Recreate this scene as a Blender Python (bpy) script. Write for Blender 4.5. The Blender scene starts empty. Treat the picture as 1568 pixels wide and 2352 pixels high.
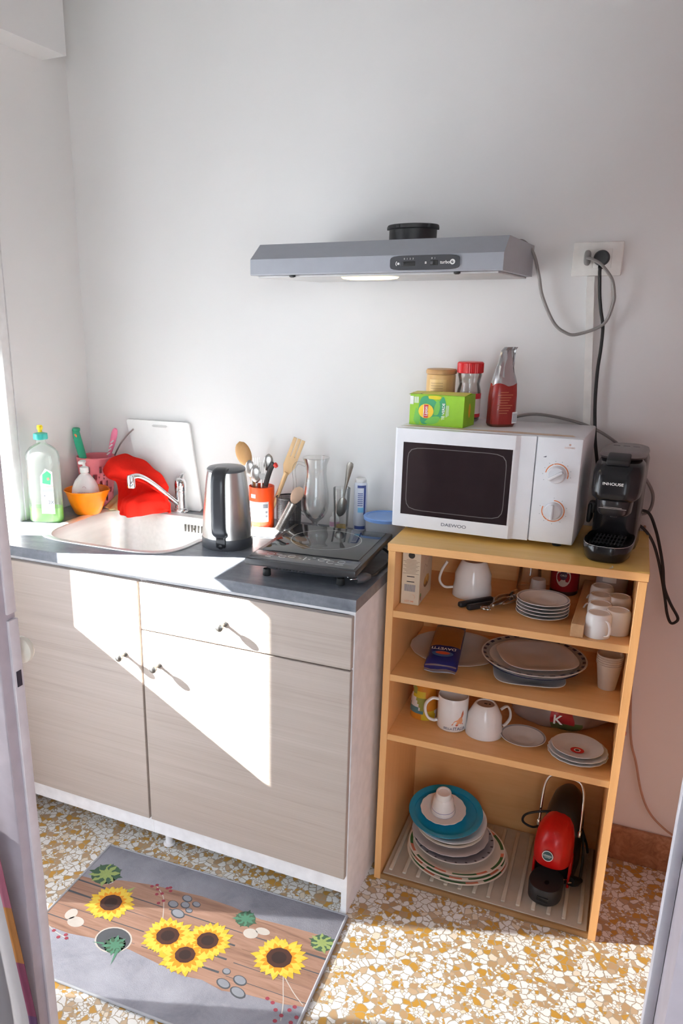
EXPOSURE, SKY, SUN = 0.14, 7.2, 128.0
import bpy, bmesh, math, random
from mathutils import Vector, Matrix, Euler
random.seed(7)
PI = math.pi
SC = bpy.context.scene
COL = SC.collection
R = math.radians

# ------------------------------------------------------------------ materials
MATS = {}
def node_mat(name):
    m = bpy.data.materials.new(name); m.use_nodes = True
    nt = m.node_tree; nt.nodes.clear()
    out = nt.nodes.new('ShaderNodeOutputMaterial')
    MATS[name] = m
    return m, nt, out
def principled(nt, color=(.8,.8,.8), rough=.5, metal=0., **kw):
    b = nt.nodes.new('ShaderNodeBsdfPrincipled')
    b.inputs['Base Color'].default_value = (*color, 1)
    b.inputs['Roughness'].default_value = rough
    b.inputs['Metallic'].default_value = metal
    for k, v in kw.items(): b.inputs[k].default_value = v
    return b
def texco(nt, scale=(1,1,1), kind='Object'):
    tc = nt.nodes.new('ShaderNodeTexCoord'); mp = nt.nodes.new('ShaderNodeMapping')
    mp.inputs['Scale'].default_value = scale
    nt.links.new(tc.outputs[kind], mp.inputs['Vector'])
    return mp.outputs['Vector']
def noise(nt, vec, scale, detail=3, rough=.5, dist=0.):
    n = nt.nodes.new('ShaderNodeTexNoise')
    n.inputs['Scale'].default_value = scale; n.inputs['Detail'].default_value = detail
    n.inputs['Roughness'].default_value = rough; n.inputs['Distortion'].default_value = dist
    nt.links.new(vec, n.inputs['Vector'])
    return n
def ramp(nt, fac, stops, interp='LINEAR'):
    r = nt.nodes.new('ShaderNodeValToRGB'); r.color_ramp.interpolation = interp
    el = r.color_ramp.elements
    while len(el) < len(stops): el.new(.5)
    for e, (p, c) in zip(el, stops):
        e.position = p; e.color = (*c, 1)
    nt.links.new(fac, r.inputs['Fac'])
    return r.outputs['Color']
def bump(nt, h, b, strength=.2, dist=.002):
    n = nt.nodes.new('ShaderNodeBump'); n.inputs['Strength'].default_value = strength
    n.inputs['Distance'].default_value = dist
    nt.links.new(h, n.inputs['Height']); nt.links.new(n.outputs['Normal'], b.inputs['Normal'])
def M(name, color, rough=.5, metal=0., var=.06, bmp=0., nscale=30, **kw):
    """plain paint / plastic / ceramic / metal with a little procedural unevenness"""
    if name in MATS: return MATS[name]
    m, nt, out = node_mat(name)
    b = principled(nt, color, rough, metal, **kw)
    v = texco(nt)
    n = noise(nt, v, nscale, 4)
    lo = tuple(max(0, c*(1-var)) for c in color); hi = tuple(min(1, c*(1+var)) for c in color)
    nt.links.new(ramp(nt, n.outputs['Fac'], [(.3, lo), (.7, hi)]), b.inputs['Base Color'])
    if bmp: bump(nt, n.outputs['Fac'], b, bmp)
    nt.links.new(b.outputs[0], out.inputs[0])
    return m
def glassy(name, tint=(1,1,1), alpha=.12, rough=.03, body=(.9,.95,.95)):
    """thin clear glass / plastic wall: mostly see-through, fresnel shine on top"""
    m, nt, out = node_mat(name)
    tr = nt.nodes.new('ShaderNodeBsdfTransparent'); tr.inputs[0].default_value = (*tint, 1)
    gl = nt.nodes.new('ShaderNodeBsdfGlossy'); gl.inputs['Roughness'].default_value = rough
    df = nt.nodes.new('ShaderNodeBsdfTranslucent'); df.inputs[0].default_value = (*body, 1)
    dd = nt.nodes.new('ShaderNodeBsdfDiffuse'); dd.inputs[0].default_value = (*body, 1)
    m0 = nt.nodes.new('ShaderNodeMixShader'); m0.inputs[0].default_value = .5
    nt.links.new(df.outputs[0], m0.inputs[1]); nt.links.new(dd.outputs[0], m0.inputs[2])
    m1 = nt.nodes.new('ShaderNodeMixShader'); m1.inputs[0].default_value = alpha
    nt.links.new(tr.outputs[0], m1.inputs[1]); nt.links.new(m0.outputs[0], m1.inputs[2])
    lw = nt.nodes.new('ShaderNodeLayerWeight'); lw.inputs['Blend'].default_value = .22
    rp = ramp(nt, lw.outputs['Fresnel'], [(0, (.03,)*3), (1, (.75,)*3)])
    m2 = nt.nodes.new('ShaderNodeMixShader'); nt.links.new(rp, m2.inputs[0])
    nt.links.new(m1.outputs[0], m2.inputs[1]); nt.links.new(gl.outputs[0], m2.inputs[2])
    nt.links.new(m2.outputs[0], out.inputs[0])
    return m
def emit(name, color, s):
    m, nt, out = node_mat(name)
    e = nt.nodes.new('ShaderNodeEmission'); e.inputs[0].default_value = (*color, 1); e.inputs[1].default_value = s
    nt.links.new(e.outputs[0], out.inputs[0]); return m
def grain(name, stops, scale, rough=.5, nscale=1., bmp=.08, dist=.6, detail=5):
    m, nt, out = node_mat(name)
    b = principled(nt, rough=rough)
    n = noise(nt, texco(nt, scale), nscale, detail, .62, dist)
    n2 = noise(nt, texco(nt, tuple(s*.22 for s in scale)), nscale, 3, .5, .3)
    mx = nt.nodes.new('ShaderNodeMath'); mx.operation = 'MULTIPLY_ADD'
    nt.links.new(n2.outputs['Fac'], mx.inputs[0]); mx.inputs[1].default_value = .45
    sc = nt.nodes.new('ShaderNodeMath'); sc.operation = 'MULTIPLY'; sc.inputs[1].default_value = .55
    nt.links.new(n.outputs['Fac'], sc.inputs[0]); nt.links.new(sc.outputs[0], mx.inputs[2])
    nt.links.new(ramp(nt, mx.outputs[0], stops), b.inputs['Base Color'])
    if bmp: bump(nt, n.outputs['Fac'], b, bmp, .001)
    nt.links.new(b.outputs[0], out.inputs[0]); return m

def make_materials():
    # wall plaster
    m, nt, out = node_mat('wall_paint'); b = principled(nt, (.82,.81,.80), .75)
    v = texco(nt); n = noise(nt, v, 2.2, 4); n2 = noise(nt, v, 120, 3)
    nt.links.new(ramp(nt, n.outputs['Fac'], [(.3,(.775,.765,.755)),(.7,(.81,.80,.79))]), b.inputs['Base Color'])
    bump(nt, n2.outputs['Fac'], b, .08, .002); nt.links.new(b.outputs[0], out.inputs[0])
    # terrazzo
    m, nt, out = node_mat('terrazzo'); b = principled(nt, rough=.32)
    v = texco(nt)
    dn = noise(nt, v, 46, 3); 
    va = nt.nodes.new('ShaderNodeVectorMath'); va.operation = 'MULTIPLY_ADD'
    va.inputs[1].default_value = (.017,.017,0); nt.links.new(dn.outputs['Color'], va.inputs[0]); nt.links.new(v, va.inputs[2])
    def vor(scale, feat):
        x = nt.nodes.new('ShaderNodeTexVoronoi'); x.voronoi_dimensions = '2D'; x.feature = feat
        x.inputs['Scale'].default_value = scale; nt.links.new(va.outputs[0], x.inputs['Vector']); return x
    A, Ae, B, Be = vor(56,'F1'), vor(56,'DISTANCE_TO_EDGE'), vor(115,'F1'), vor(115,'DISTANCE_TO_EDGE')
    white, cream, ochre, tan, pink = (.77,.77,.75), (.70,.62,.50), (.50,.27,.05), (.44,.29,.155), (.50,.36,.23)
    grout = (.37,.31,.23)
    stops = [(0,white),(.40,cream),(.47,white),(.61,ochre),(.74,tan),(.87,pink),(.94,ochre)]
    def chip(F, E, ch, gw):
        sp = nt.nodes.new('ShaderNodeSeparateColor'); nt.links.new(F.outputs['Color'], sp.inputs[0])
        c = ramp(nt, sp.outputs[ch], stops, 'CONSTANT')
        g = ramp(nt, E.outputs['Distance'], [(gw,(1,1,1)),(gw+.03,(0,0,0))])
        mx = nt.nodes.new('ShaderNodeMix'); mx.data_type = 'RGBA'
        nt.links.new(g, mx.inputs['Factor']); nt.links.new(c, mx.inputs['A']); mx.inputs['B'].default_value = (*grout, 1)
        return mx.outputs['Result'], sp
    ca, spa = chip(A, Ae, 0, .055); cb, _ = chip(B, Be, 1, .08)
    sel = ramp(nt, spa.outputs[2], [(0,(0,0,0)),(.62,(1,1,1))], 'CONSTANT')
    mx = nt.nodes.new('ShaderNodeMix'); mx.data_type = 'RGBA'
    nt.links.new(sel, mx.inputs['Factor']); nt.links.new(ca, mx.inputs['A']); nt.links.new(cb, mx.inputs['B'])
    nt.links.new(mx.outputs['Result'], b.inputs['Base Color']); nt.links.new(b.outputs[0], out.inputs[0])
    # wood laminate fronts, beech boards, stone worktop
    grain('laminate', [(.3,(.345,.285,.245)),(.45,(.415,.35,.305)),(.58,(.44,.375,.33)),(.72,(.49,.43,.385))], (1.5,1,120), .5, 2.0, .04)
    grain('beech', [(.3,(.78,.405,.15)),(.5,(.85,.47,.19)),(.7,(.89,.52,.225))], (5,60,60), .42, 1., .04)
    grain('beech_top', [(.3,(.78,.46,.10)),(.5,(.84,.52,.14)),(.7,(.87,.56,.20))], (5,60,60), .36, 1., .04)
    grain('beech_upright', [(.3,(.78,.405,.15)),(.5,(.85,.47,.19)),(.7,(.89,.52,.225))], (60,60,5), .42, 1., .04)
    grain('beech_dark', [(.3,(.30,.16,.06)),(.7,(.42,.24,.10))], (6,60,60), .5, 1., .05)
    grain('spoon_wood', [(.3,(.42,.22,.08)),(.7,(.60,.36,.15))], (40,40,8), .5, 1., .05)
    grain('pale_wood', [(.3,(.62,.40,.20)),(.7,(.76,.54,.30))], (40,40,8), .5, 1., .05)
    grain('batten_wood', [(.3,(.52,.30,.14)),(.7,(.66,.42,.22))], (50,4,50), .55, 1., .06)
    m, nt, out = node_mat('worktop_stone'); b = principled(nt, rough=.30)
    n = noise(nt, texco(nt), 38, 6, .7, .5); n2 = noise(nt, texco(nt, (2,9,9)), 5, 4)
    ad = nt.nodes.new('ShaderNodeMath'); ad.operation='MULTIPLY_ADD'; ad.inputs[1].default_value=.5
    nt.links.new(n2.outputs['Fac'], ad.inputs[0]); 
    hf = nt.nodes.new('ShaderNodeMath'); hf.operation='MULTIPLY'; hf.inputs[1].default_value=.5
    nt.links.new(n.outputs['Fac'], hf.inputs[0]); nt.links.new(hf.outputs[0], ad.inputs[2])
    nt.links.new(ramp(nt, ad.outputs[0], [(.3,(.095,.105,.13)),(.5,(.155,.168,.195)),(.7,(.235,.245,.27))]), b.inputs['Base Color'])
    nt.links.new(b.outputs[0], out.inputs[0])
    # baseboard stone
    m, nt, out = node_mat('red_stone'); b = principled(nt, rough=.3)
    n = noise(nt, texco(nt), 28, 6, .7, 1.2)
    nt.links.new(ramp(nt, n.outputs['Fac'], [(.3,(.20,.085,.04)),(.5,(.36,.17,.085)),(.7,(.50,.29,.17))]), b.inputs['Base Color'])
    nt.links.new(b.outputs[0], out.inputs[0])
    # brushed steel
    for nm, sc, col, rg in (('brushed_steel',(90,90,2),(.66,.65,.63),.27),('sink_steel',(40,4,40),(.78,.77,.75),.42)):
        m, nt, out = node_mat(nm); b = principled(nt, col, rg, .96 if nm == 'brushed_steel' else .7)
        n = noise(nt, texco(nt, sc), 1.5, 3)
        nt.links.new(ramp(nt, n.outputs['Fac'], [(.3,tuple(c*.94 for c in col)),(.7,tuple(min(1,c*1.04) for c in col))]), b.inputs['Base Color'])
        bump(nt, n.outputs['Fac'], b, .03, .001); nt.links.new(b.outputs[0], out.inputs[0])
    # wire mesh (see-through weave)
    m, nt, out = node_mat('wire_mesh'); b = principled(nt, (.05,.05,.055), .45, .6)
    v = texco(nt, (1,1,1))
    w1 = nt.nodes.new('ShaderNodeTexWave'); w1.wave_type='BANDS'; w1.bands_direction='Z'; w1.inputs['Scale'].default_value=95
    nt.links.new(v, w1.inputs['Vector'])
    gr = nt.nodes.new('ShaderNodeTexGradient'); gr.gradient_type='RADIAL'; nt.links.new(v, gr.inputs['Vector'])
    mu = nt.nodes.new('ShaderNodeMath'); mu.operation='MULTIPLY'; mu.inputs[1].default_value=2*PI*64
    si = nt.nodes.new('ShaderNodeMath'); si.operation='SINE'
    nt.links.new(gr.outputs['Fac'], mu.inputs[0]); nt.links.new(mu.outputs[0], si.inputs[0])
    a1 = nt.nodes.new('ShaderNodeMath'); a1.operation='GREATER_THAN'; a1.inputs[1].default_value=.55; nt.links.new(w1.outputs['Fac'], a1.inputs[0])
    a2 = nt.nodes.new('ShaderNodeMath'); a2.operation='GREATER_THAN'; a2.inputs[1].default_value=.2; nt.links.new(si.outputs[0], a2.inputs[0])
    mxx = nt.nodes.new('ShaderNodeMath'); mxx.operation='MAXIMUM'; nt.links.new(a1.outputs[0], mxx.inputs[0]); nt.links.new(a2.outputs[0], mxx.inputs[1])
    tr = nt.nodes.new('ShaderNodeBsdfTransparent'); ms = nt.nodes.new('ShaderNodeMixShader')
    nt.links.new(mxx.outputs[0], ms.inputs[0]); nt.links.new(tr.outputs[0], ms.inputs[1]); nt.links.new(b.outputs[0], ms.inputs[2])
    nt.links.new(ms.outputs[0], out.inputs[0])
    # rug: grey felt ground / printed planks
    m, nt, out = node_mat('rug_grey'); b = principled(nt, rough=.95)
    n = noise(nt, texco(nt), 9, 6, .7, .4); n2 = noise(nt, texco(nt), 420, 2)
    nt.links.new(ramp(nt, n.outputs['Fac'], [(.3,(.19,.19,.225)),(.5,(.25,.25,.29)),(.7,(.30,.30,.34))]), b.inputs['Base Color'])
    bump(nt, n2.outputs['Fac'], b, .5, .002); nt.links.new(b.outputs[0], out.inputs[0])
    grain('rug_planks', [(.3,(.13,.07,.05)),(.44,(.26,.145,.10)),(.58,(.34,.20,.145)),(.74,(.42,.27,.20))], (3,38,1), .95, 1.6, .0, 1.2)
    # translucent curtain cloth
    m, nt, out = node_mat('curtain_cloth')
    d = nt.nodes.new('ShaderNodeBsdfDiffuse'); t = nt.nodes.new('ShaderNodeBsdfTranslucent')
    for s in (d, t): s.inputs[0].default_value = (.40,.38,.40,1)
    ms = nt.nodes.new('ShaderNodeMixShader'); ms.inputs[0].default_value=.35
    nt.links.new(d.outputs[0], ms.inputs[1]); nt.links.new(t.outputs[0], ms.inputs[2]); nt.links.new(ms.outputs[0], out.inputs[0])
    m, nt, out = node_mat('net_cloth')
    tr = nt.nodes.new('ShaderNodeBsdfTransparent'); tl = nt.nodes.new('ShaderNodeBsdfTranslucent'); tl.inputs[0].default_value = (.24,.26,.30,1)
    df = nt.nodes.new('ShaderNodeBsdfDiffuse'); df.inputs[0].default_value = (.8,.8,.8,1)
    a_ = nt.nodes.new('ShaderNodeMixShader'); a_.inputs[0].default_value = .5
    nt.links.new(tl.outputs[0], a_.inputs[1]); nt.links.new(df.outputs[0], a_.inputs[2])
    b_ = nt.nodes.new('ShaderNodeMixShader'); b_.inputs[0].default_value = .955
    nt.links.new(tr.outputs[0], b_.inputs[1]); nt.links.new(a_.outputs[0], b_.inputs[2]); nt.links.new(b_.outputs[0], out.inputs[0])
    glassy('window_glass', (1,1,1), .0, .01)
    glassy('clear_glass', (.992,.996,.994), .014, .02, (.95,.96,.95))
    glassy('clear_plastic', (.92,.95,.94), .30, .12, (.93,.96,.95))
    glassy('bottle_plastic', (.93,.98,.96), .27, .1, (.88,.92,.90))
    glassy('green_soap', (.45,.95,.02), .72, .1, (.36,.86,.01))
    glassy('amber_drink', (.95,.80,.45), .35, .1, (.85,.65,.25))
    glassy('bag_film', (.95,.93,.92), .62, .12, (.78,.66,.62))
    glassy('clear_tub', (.93,.95,.97), .45, .15, (.85,.88,.92))
    emit('lamp_glow', (1,.78,.42), 3.)
make_materials()
W_WHITE = M('white_lacquer', (.80,.79,.78), .4)
W_CARC  = M('carcass_white', (.86,.85,.86), .45)
CERAM   = M('white_ceramic', (.88,.86,.84), .13, var=.02)
CERAM2  = M('grey_white_ceramic', (.78,.76,.74), .16, var=.02)
CREAM   = M('cream_ceramic', (.82,.76,.67), .16, var=.02)
CHROME  = M('chrome', (.82,.82,.83), .07, 1., var=.02)
STEELD  = M('dull_steel', (.50,.48,.46), .28, 1., var=.15)
PEWTER  = M('pewter', (.24,.235,.225), .34, 1., var=.1)
BLACKG  = M('gloss_black', (.012,.012,.014), .17, var=.02)
BLACKM  = M('matt_black', (.020,.020,.022), .48)
BLACKR  = M('rubber_black', (.018,.018,.018), .55)
DGREY   = M('dark_grey_plastic', (.06,.062,.07), .35)
GREYC   = M('grey_cable', (.25,.235,.225), .5)
HOODP   = M('hood_grey', (.33,.345,.385), .33, var=.03)
HOODU   = M('hood_underside', (.55,.55,.55), .5)
MWHITE  = M('microwave_white', (.82,.83,.86), .32, var=.015)
ORANGEI = M('orange_ink', (.72,.20,.05), .5)
GREYI   = M('grey_ink', (.18,.20,.24), .5)
WHITEI  = M('white_ink', (.85,.85,.83), .5)
SOCKW   = M('socket_white', (.88,.86,.82), .35)

# ------------------------------------------------------------------ mesh building
def V(*a): return Vector(a)
def spline(pts, n=6):
    P = [Vector(p) for p in pts]; out = []
    for i in range(len(P)-1):
        p0, p1, p2, p3 = P[max(i-1,0)], P[i], P[i+1], P[min(i+2, len(P)-1)]
        for k in range(n):
            t = k/n
            out.append(.5*((2*p1)+(p2-p0)*t+(2*p0-5*p1+4*p2-p3)*t*t+(3*p1-p0-3*p2+p3)*t**3))
    out.append(P[-1]); return out
_TXT = {}
def text_mesh(s):
    """flat glyph faces of a string, cap height about 1, centred on the origin"""
    if s not in _TXT:
        cu = bpy.data.curves.new('lettering', 'FONT'); cu.body = s; cu.size = 1; cu.align_x = 'CENTER'; cu.offset = .018
        o = bpy.data.objects.new('lettering', cu); COL.objects.link(o)
        bpy.context.view_layer.update()
        me = o.evaluated_get(bpy.context.evaluated_depsgraph_get()).to_mesh()
        vs = [v.co.copy() for v in me.vertices]; fs = [tuple(p.vertices) for p in me.polygons]
        o.evaluated_get(bpy.context.evaluated_depsgraph_get()).to_mesh_clear()
        bpy.data.objects.remove(o); bpy.data.curves.remove(cu)
        if vs:
            x0, x1 = min(v.x for v in vs), max(v.x for v in vs)
            vs = [Vector(((v.x-(x0+x1)/2)/.7, (v.y-.35)/.7, 0)) for v in vs]
        _TXT[s] = (vs, fs)
    return _TXT[s]
class MB:
    def __init__(s): s.bm = bmesh.new(); s.mi = 0
    def face(s, pts, mi=None):
        try:
            f = s.bm.faces.new([s.bm.verts.new(p) for p in pts]); f.material_index = s.mi if mi is None else mi; return f
        except ValueError: return None
    def box(s, c, size, bev=0., seg=2, rot=None):
        ret = bmesh.ops.create_cube(s.bm, size=1)
        vs = ret['verts']
        m = Matrix.Translation(Vector(c)) @ (rot.to_4x4() if rot else Matrix()) @ Matrix.Diagonal((*size, 1))
        bmesh.ops.transform(s.bm, matrix=m, verts=vs)
        fs = {f for v in vs for f in v.link_faces}
        for f in fs: f.material_index = s.mi
        if bev:
            es = list({e for v in vs for e in v.link_edges})
            r = bmesh.ops.bevel(s.bm, geom=es, offset=min(bev, min(size)*.49), segments=seg, profile=.5, affect='EDGES', material=s.mi)
            for f in r['faces']: f.material_index = s.mi
        return s
    def bx(s, x0, x1, y0, y1, z0, z1, bev=0., seg=2):
        return s.box(((x0+x1)/2,(y0+y1)/2,(z0+z1)/2), (abs(x1-x0),abs(y1-y0),abs(z1-z0)), bev, seg)
    def loft(s, loops, cap0=True, cap1=True, mat=None, closed=True):
        L = [[s.bm.verts.new(p) for p in lp] for lp in loops]
        n = len(L[0])
        for i in range(len(L)-1):
            for j in range(n if closed else n-1):
                k = (j+1) % n
                try: f = s.bm.faces.new((L[i][j], L[i][k], L[i+1][k], L[i+1][j]))
                except ValueError: continue
                f.material_index = mat(i, j) if mat else s.mi
        for flag, lp, rev, i in ((cap0, L[0], True, 0), (cap1, L[-1], False, len(L)-2)):
            if flag:
                try:
                    f = s.bm.faces.new(lp[::-1] if rev else lp); f.material_index = mat(i, 0) if mat else s.mi
                except ValueError: pass
        return s
    def lathe(s, prof, seg=32, c=(0,0,0), mat=None, mx=None, sx=1., wob=None):
        T = Matrix.Translation(Vector(c)) @ (mx.to_4x4() if mx else Matrix())
        rings = []
        for i, (r, z) in enumerate(prof):
            if r < 1e-6: rings.append([s.bm.verts.new(T @ V(0,0,z))])
            else:
                rings.append([s.bm.verts.new(T @ V(r*sx*(wob(i,2*PI*j/seg) if wob else 1)*math.cos(2*PI*j/seg), r*(wob(i,2*PI*j/seg) if wob else 1)*math.sin(2*PI*j/seg), z)) for j in range(seg)])
        for i in range(len(rings)-1):
            a, b = rings[i], rings[i+1]
            for j in range(seg):
                k = (j+1) % seg
                if len(a) == 1 and len(b) == 1: continue
                if len(a) == 1: vs = (a[0], b[k], b[j])
                elif len(b) == 1: vs = (a[j], a[k], b[0])
                else: vs = (a[j], a[k], b[k], b[j])
                f = s.bm.faces.new(vs); f.material_index = mat(i, j) if mat else s.mi
        return s
    def tube(s, pts, r, seg=8, flat=1.):
        P = [Vector(p) for p in pts]; n = len(P); loops = []
        up = V(0,0,1)
        t0 = (P[1]-P[0]).normalized()
        if abs(t0.dot(up)) > .95: up = V(0,1,0)
        for i in range(n):
            t = (P[min(i+1,n-1)]-P[max(i-1,0)]).normalized()
            a = t.cross(up)
            if a.length < 1e-4: a = t.cross(V(1,0,0))
            a.normalize(); b = a.cross(t).normalized(); up = b
            rr = r[i] if isinstance(r, (list, tuple)) else r
            loops.append([P[i]+a*(rr*math.cos(2*PI*j/seg))+b*(rr*flat*math.sin(2*PI*j/seg)) for j in range(seg)])
        return s.loft([l[::-1] for l in loops])
    def prism(s, poly, o, xd, yd, d, bev=0.):
        """polygon (x,y) in the frame o+x*xd+y*yd pushed along vector d"""
        o, xd, yd, d = map(Vector, (o, xd, yd, d))
        a = [s.bm.verts.new(o+xd*x+yd*y) for x, y in poly]; b = [s.bm.verts.new(o+xd*x+yd*y+d) for x, y in poly]
        n = len(a); fs = [s.bm.faces.new(a[::-1]), s.bm.faces.new(b)]
        for i in range(n): fs.append(s.bm.faces.new((a[i], a[(i+1)%n], b[(i+1)%n], b[i])))
        for f in fs: f.material_index = s.mi
        if bev:
            es = list({e for f in fs[:2] for e in f.edges})
            bmesh.ops.bevel(s.bm, geom=es, offset=bev, segments=2, profile=.5, affect='EDGES', material=s.mi)
        return s
    def poly(s, pts, o, xd, yd, mi=None):
        o, xd, yd = map(Vector, (o, xd, yd)); return s.face([o+xd*x+yd*y for x, y in pts], mi)
    def disc(s, r, o, xd, yd, n=24, r2=None, a0=0., a1=2*PI):
        r2 = r2 or r
        if a1-a0 >= 2*PI-1e-6: pts = [(r*math.cos(2*PI*k/n), r2*math.sin(2*PI*k/n)) for k in range(n)]
        else: pts = [(0,0)]+[(r*math.cos(a0+(a1-a0)*k/n), r2*math.sin(a0+(a1-a0)*k/n)) for k in range(n+1)]
        return s.poly(pts, o, xd, yd)
    def arc(s, r0, r1, o, xd, yd, a0, a1, n=24):
        for k in range(n):
            t, u = a0+(a1-a0)*k/n, a0+(a1-a0)*(k+1)/n
            s.poly([(r0*math.cos(t),r0*math.sin(t)),(r1*math.cos(t),r1*math.sin(t)),(r1*math.cos(u),r1*math.sin(u)),(r0*math.cos(u),r0*math.sin(u))], o, xd, yd)
        return s
    def text(s, st, size, o, xd, yd, cyl=None, sx=1.):
        """cyl=(centre, radius, angle, z): wrap round an upright cylinder instead"""
        vs, fs = text_mesh(st); o, xd, yd = Vector(o), Vector(xd), Vector(yd)
        bv = []
        for v in vs:
            x, y = v.x*size*sx, v.y*size
            if cyl:
                c, r, a, z = cyl; t = a+x/r; p = V(c[0]+r*math.cos(t), c[1]+r*math.sin(t), z+y)
            else: p = o+xd*x+yd*y
            bv.append(s.bm.verts.new(p))
        for f in fs:
            try: g = s.bm.faces.new([bv[i] for i in f]); g.material_index = s.mi
            except ValueError: pass
        return s
    def cylpatch(s, c, r, a0, a1, z0, z1, n=8):
        for k in range(n):
            t, u = a0+(a1-a0)*k/n, a0+(a1-a0)*(k+1)/n
            s.face([V(c[0]+r*math.cos(t),c[1]+r*math.sin(t),z0), V(c[0]+r*math.cos(u),c[1]+r*math.sin(u),z0),
                    V(c[0]+r*math.cos(u),c[1]+r*math.sin(u),z1), V(c[0]+r*math.cos(t),c[1]+r*math.sin(t),z1)])
        return s
def sel(a, b, n, N, cx=0, cy=0, z=0, ph=0.):
    """superellipse loop"""
    out = []
    for k in range(N):
        t = 2*PI*k/N+ph; c, q = math.cos(t), math.sin(t)
        r = (abs(c)**n+abs(q)**n)**(-1/n)
        out.append(V(cx+a*r*c, cy+b*r*q, z))
    return out
def obj(name, mb, mats, parent=None, smooth=True, label=None, ang=38, recalc=True):
    me = bpy.data.meshes.new(name)
    if recalc: bmesh.ops.recalc_face_normals(mb.bm, faces=mb.bm.faces)
    mb.bm.to_mesh(me); mb.bm.free()
    for m in (mats if isinstance(mats, (list, tuple)) else [mats]):
        me.materials.append(MATS[m] if isinstance(m, str) else m)
    if smooth:
        me.polygons.foreach_set('use_smooth', [True]*len(me.polygons)); me.set_sharp_from_angle(angle=R(ang))
    o = bpy.data.objects.new(name, me); COL.objects.link(o)
    if parent: o.parent = parent
    if label: o['label'] = label
    return o
def tag(o, label, cat, group=None, kind=None):
    o['label'] = label; o['category'] = cat
    if group: o['group'] = group
    if kind: o['kind'] = kind
    return o
def thing(name, label, cat, loc=(0,0,0), rz=0., group=None, rot=None):
    o = bpy.data.objects.new(name, None); COL.objects.link(o); o.empty_display_size = .03
    o.location = loc; o.rotation_euler = rot or (0,0,rz)
    return tag(o, label, cat, group)
def solo(name, mb, mats, label, cat, loc=(0,0,0), rz=0., group=None, rot=None, **kw):
    o = obj(name, mb, mats, **kw); o.location = loc; o.rotation_euler = rot or (0,0,rz)
    return tag(o, label, cat, group)
def struct(name, mb, mats, parent=None, **kw):
    o = obj(name, mb, mats, parent, **kw)
    if not parent: o['kind'] = 'structure'
    return o
def dup(root, loc, rz=0., label=None, rot=None):
    r = root.copy(); COL.objects.link(r); r.location = loc; r.rotation_euler = rot or (0,0,rz)
    if label: r['label'] = label
    for ch in list(root.children):
        c = ch.copy(); COL.objects.link(c); c.parent = r
        for g in ch.children:
            d = g.copy(); COL.objects.link(d); d.parent = c
    return r

# ------------------------------------------------------------------ place: frames and levels
XL = -1.2096                     # left wall
ZT = .917                        # worktop height
BX, BY, BR = .0116, -.3971, .023 # bookcase front-left corner and turn
S1, S2, S3, S0 = .826, .646, .470, .016
ZB = 1.0045                      # bookcase top
def BL(x, y, z=0.):
    c, s = math.cos(BR), math.sin(BR); return V(BX+x*c-y*s, BY+x*s+y*c, z)

X_, Y_, Z_ = V(1,0,0), V(0,1,0), V(0,0,1)
# ------------------------------------------------------------------ camera
cam = bpy.data.cameras.new('camera'); camo = bpy.data.objects.new('camera', cam); COL.objects.link(camo)
yw, pt, rl = R(25.7234), R(-16.9779), R(-.1164)
fw = V(-math.sin(yw)*math.cos(pt), math.cos(yw)*math.cos(pt), math.sin(pt))
rt = V(math.cos(yw), math.sin(yw), 0); up = rt.cross(fw)
rt2 = rt*math.cos(rl)+up*math.sin(rl); up2 = -rt*math.sin(rl)+up*math.cos(rl)
mw = Matrix((rt2, up2, -fw)).transposed().to_4x4(); mw.translation = V(.56238, -2.24312, 1.56666)
camo.matrix_world = mw
cam.sensor_fit = 'AUTO'; cam.sensor_width = 36; cam.lens = 27.776
cam.shift_x = .07243; cam.shift_y = .03736; cam.clip_start = .02
SC.camera = camo
SC.view_settings.view_transform = 'Standard'; SC.view_settings.look = 'None'
SC.view_settings.gamma = 1; SC.view_settings.use_curve_mapping = False
SC.view_settings.exposure = EXPOSURE
SC.cycles.use_denoising = True
SC.cycles.max_bounces = 10; SC.cycles.diffuse_bounces = 6; SC.cycles.transparent_max_bounces = 24
SC.cycles.sample_clamp_indirect = 8; SC.cycles.caustics_reflective = True; SC.cycles.blur_glossy = 1.0; SC.cycles.caustics_refractive = False

# ------------------------------------------------------------------ daylight
w = bpy.data.worlds.new('sky'); SC.world = w; w.use_nodes = True
bg = w.node_tree.nodes['Background']
tcw = w.node_tree.nodes.new('ShaderNodeTexCoord'); spw = w.node_tree.nodes.new('ShaderNodeSeparateXYZ')
rpw = w.node_tree.nodes.new('ShaderNodeValToRGB')
w.node_tree.links.new(tcw.outputs['Generated'], spw.inputs[0]); w.node_tree.links.new(spw.outputs['Z'], rpw.inputs['Fac'])
rpw.color_ramp.elements[0].color = (.82,.92,1.0,1); rpw.color_ramp.elements[1].color = (.62,.80,1.0,1)
w.node_tree.links.new(rpw.outputs['Color'], bg.inputs['Color'])
bg.inputs['Strength'].default_value = SKY
sun = bpy.data.lights.new('sun', 'SUN'); suno = bpy.data.objects.new('sun', sun); COL.objects.link(suno)
sun.energy = SUN; sun.angle = R(.55); sun.color = (1, .992, .935)
suno.rotation_euler = V(1, .37, -.565).to_track_quat('-Z', 'Y').to_euler(); suno.location = (-5, -2, 4)
def portal(name, loc, rot, sx, sy):
    l = bpy.data.lights.new(name, 'AREA'); l.shape = 'RECTANGLE'; l.size = sx; l.size_y = sy; l.cycles.is_portal = True
    o = bpy.data.objects.new(name, l); COL.objects.link(o); o.location = loc; o.rotation_euler = rot
portal('balcony_door_portal', (XL-.21, -1.465, 1.09), (R(90), 0, R(-90)), .86, 2.1)
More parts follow.
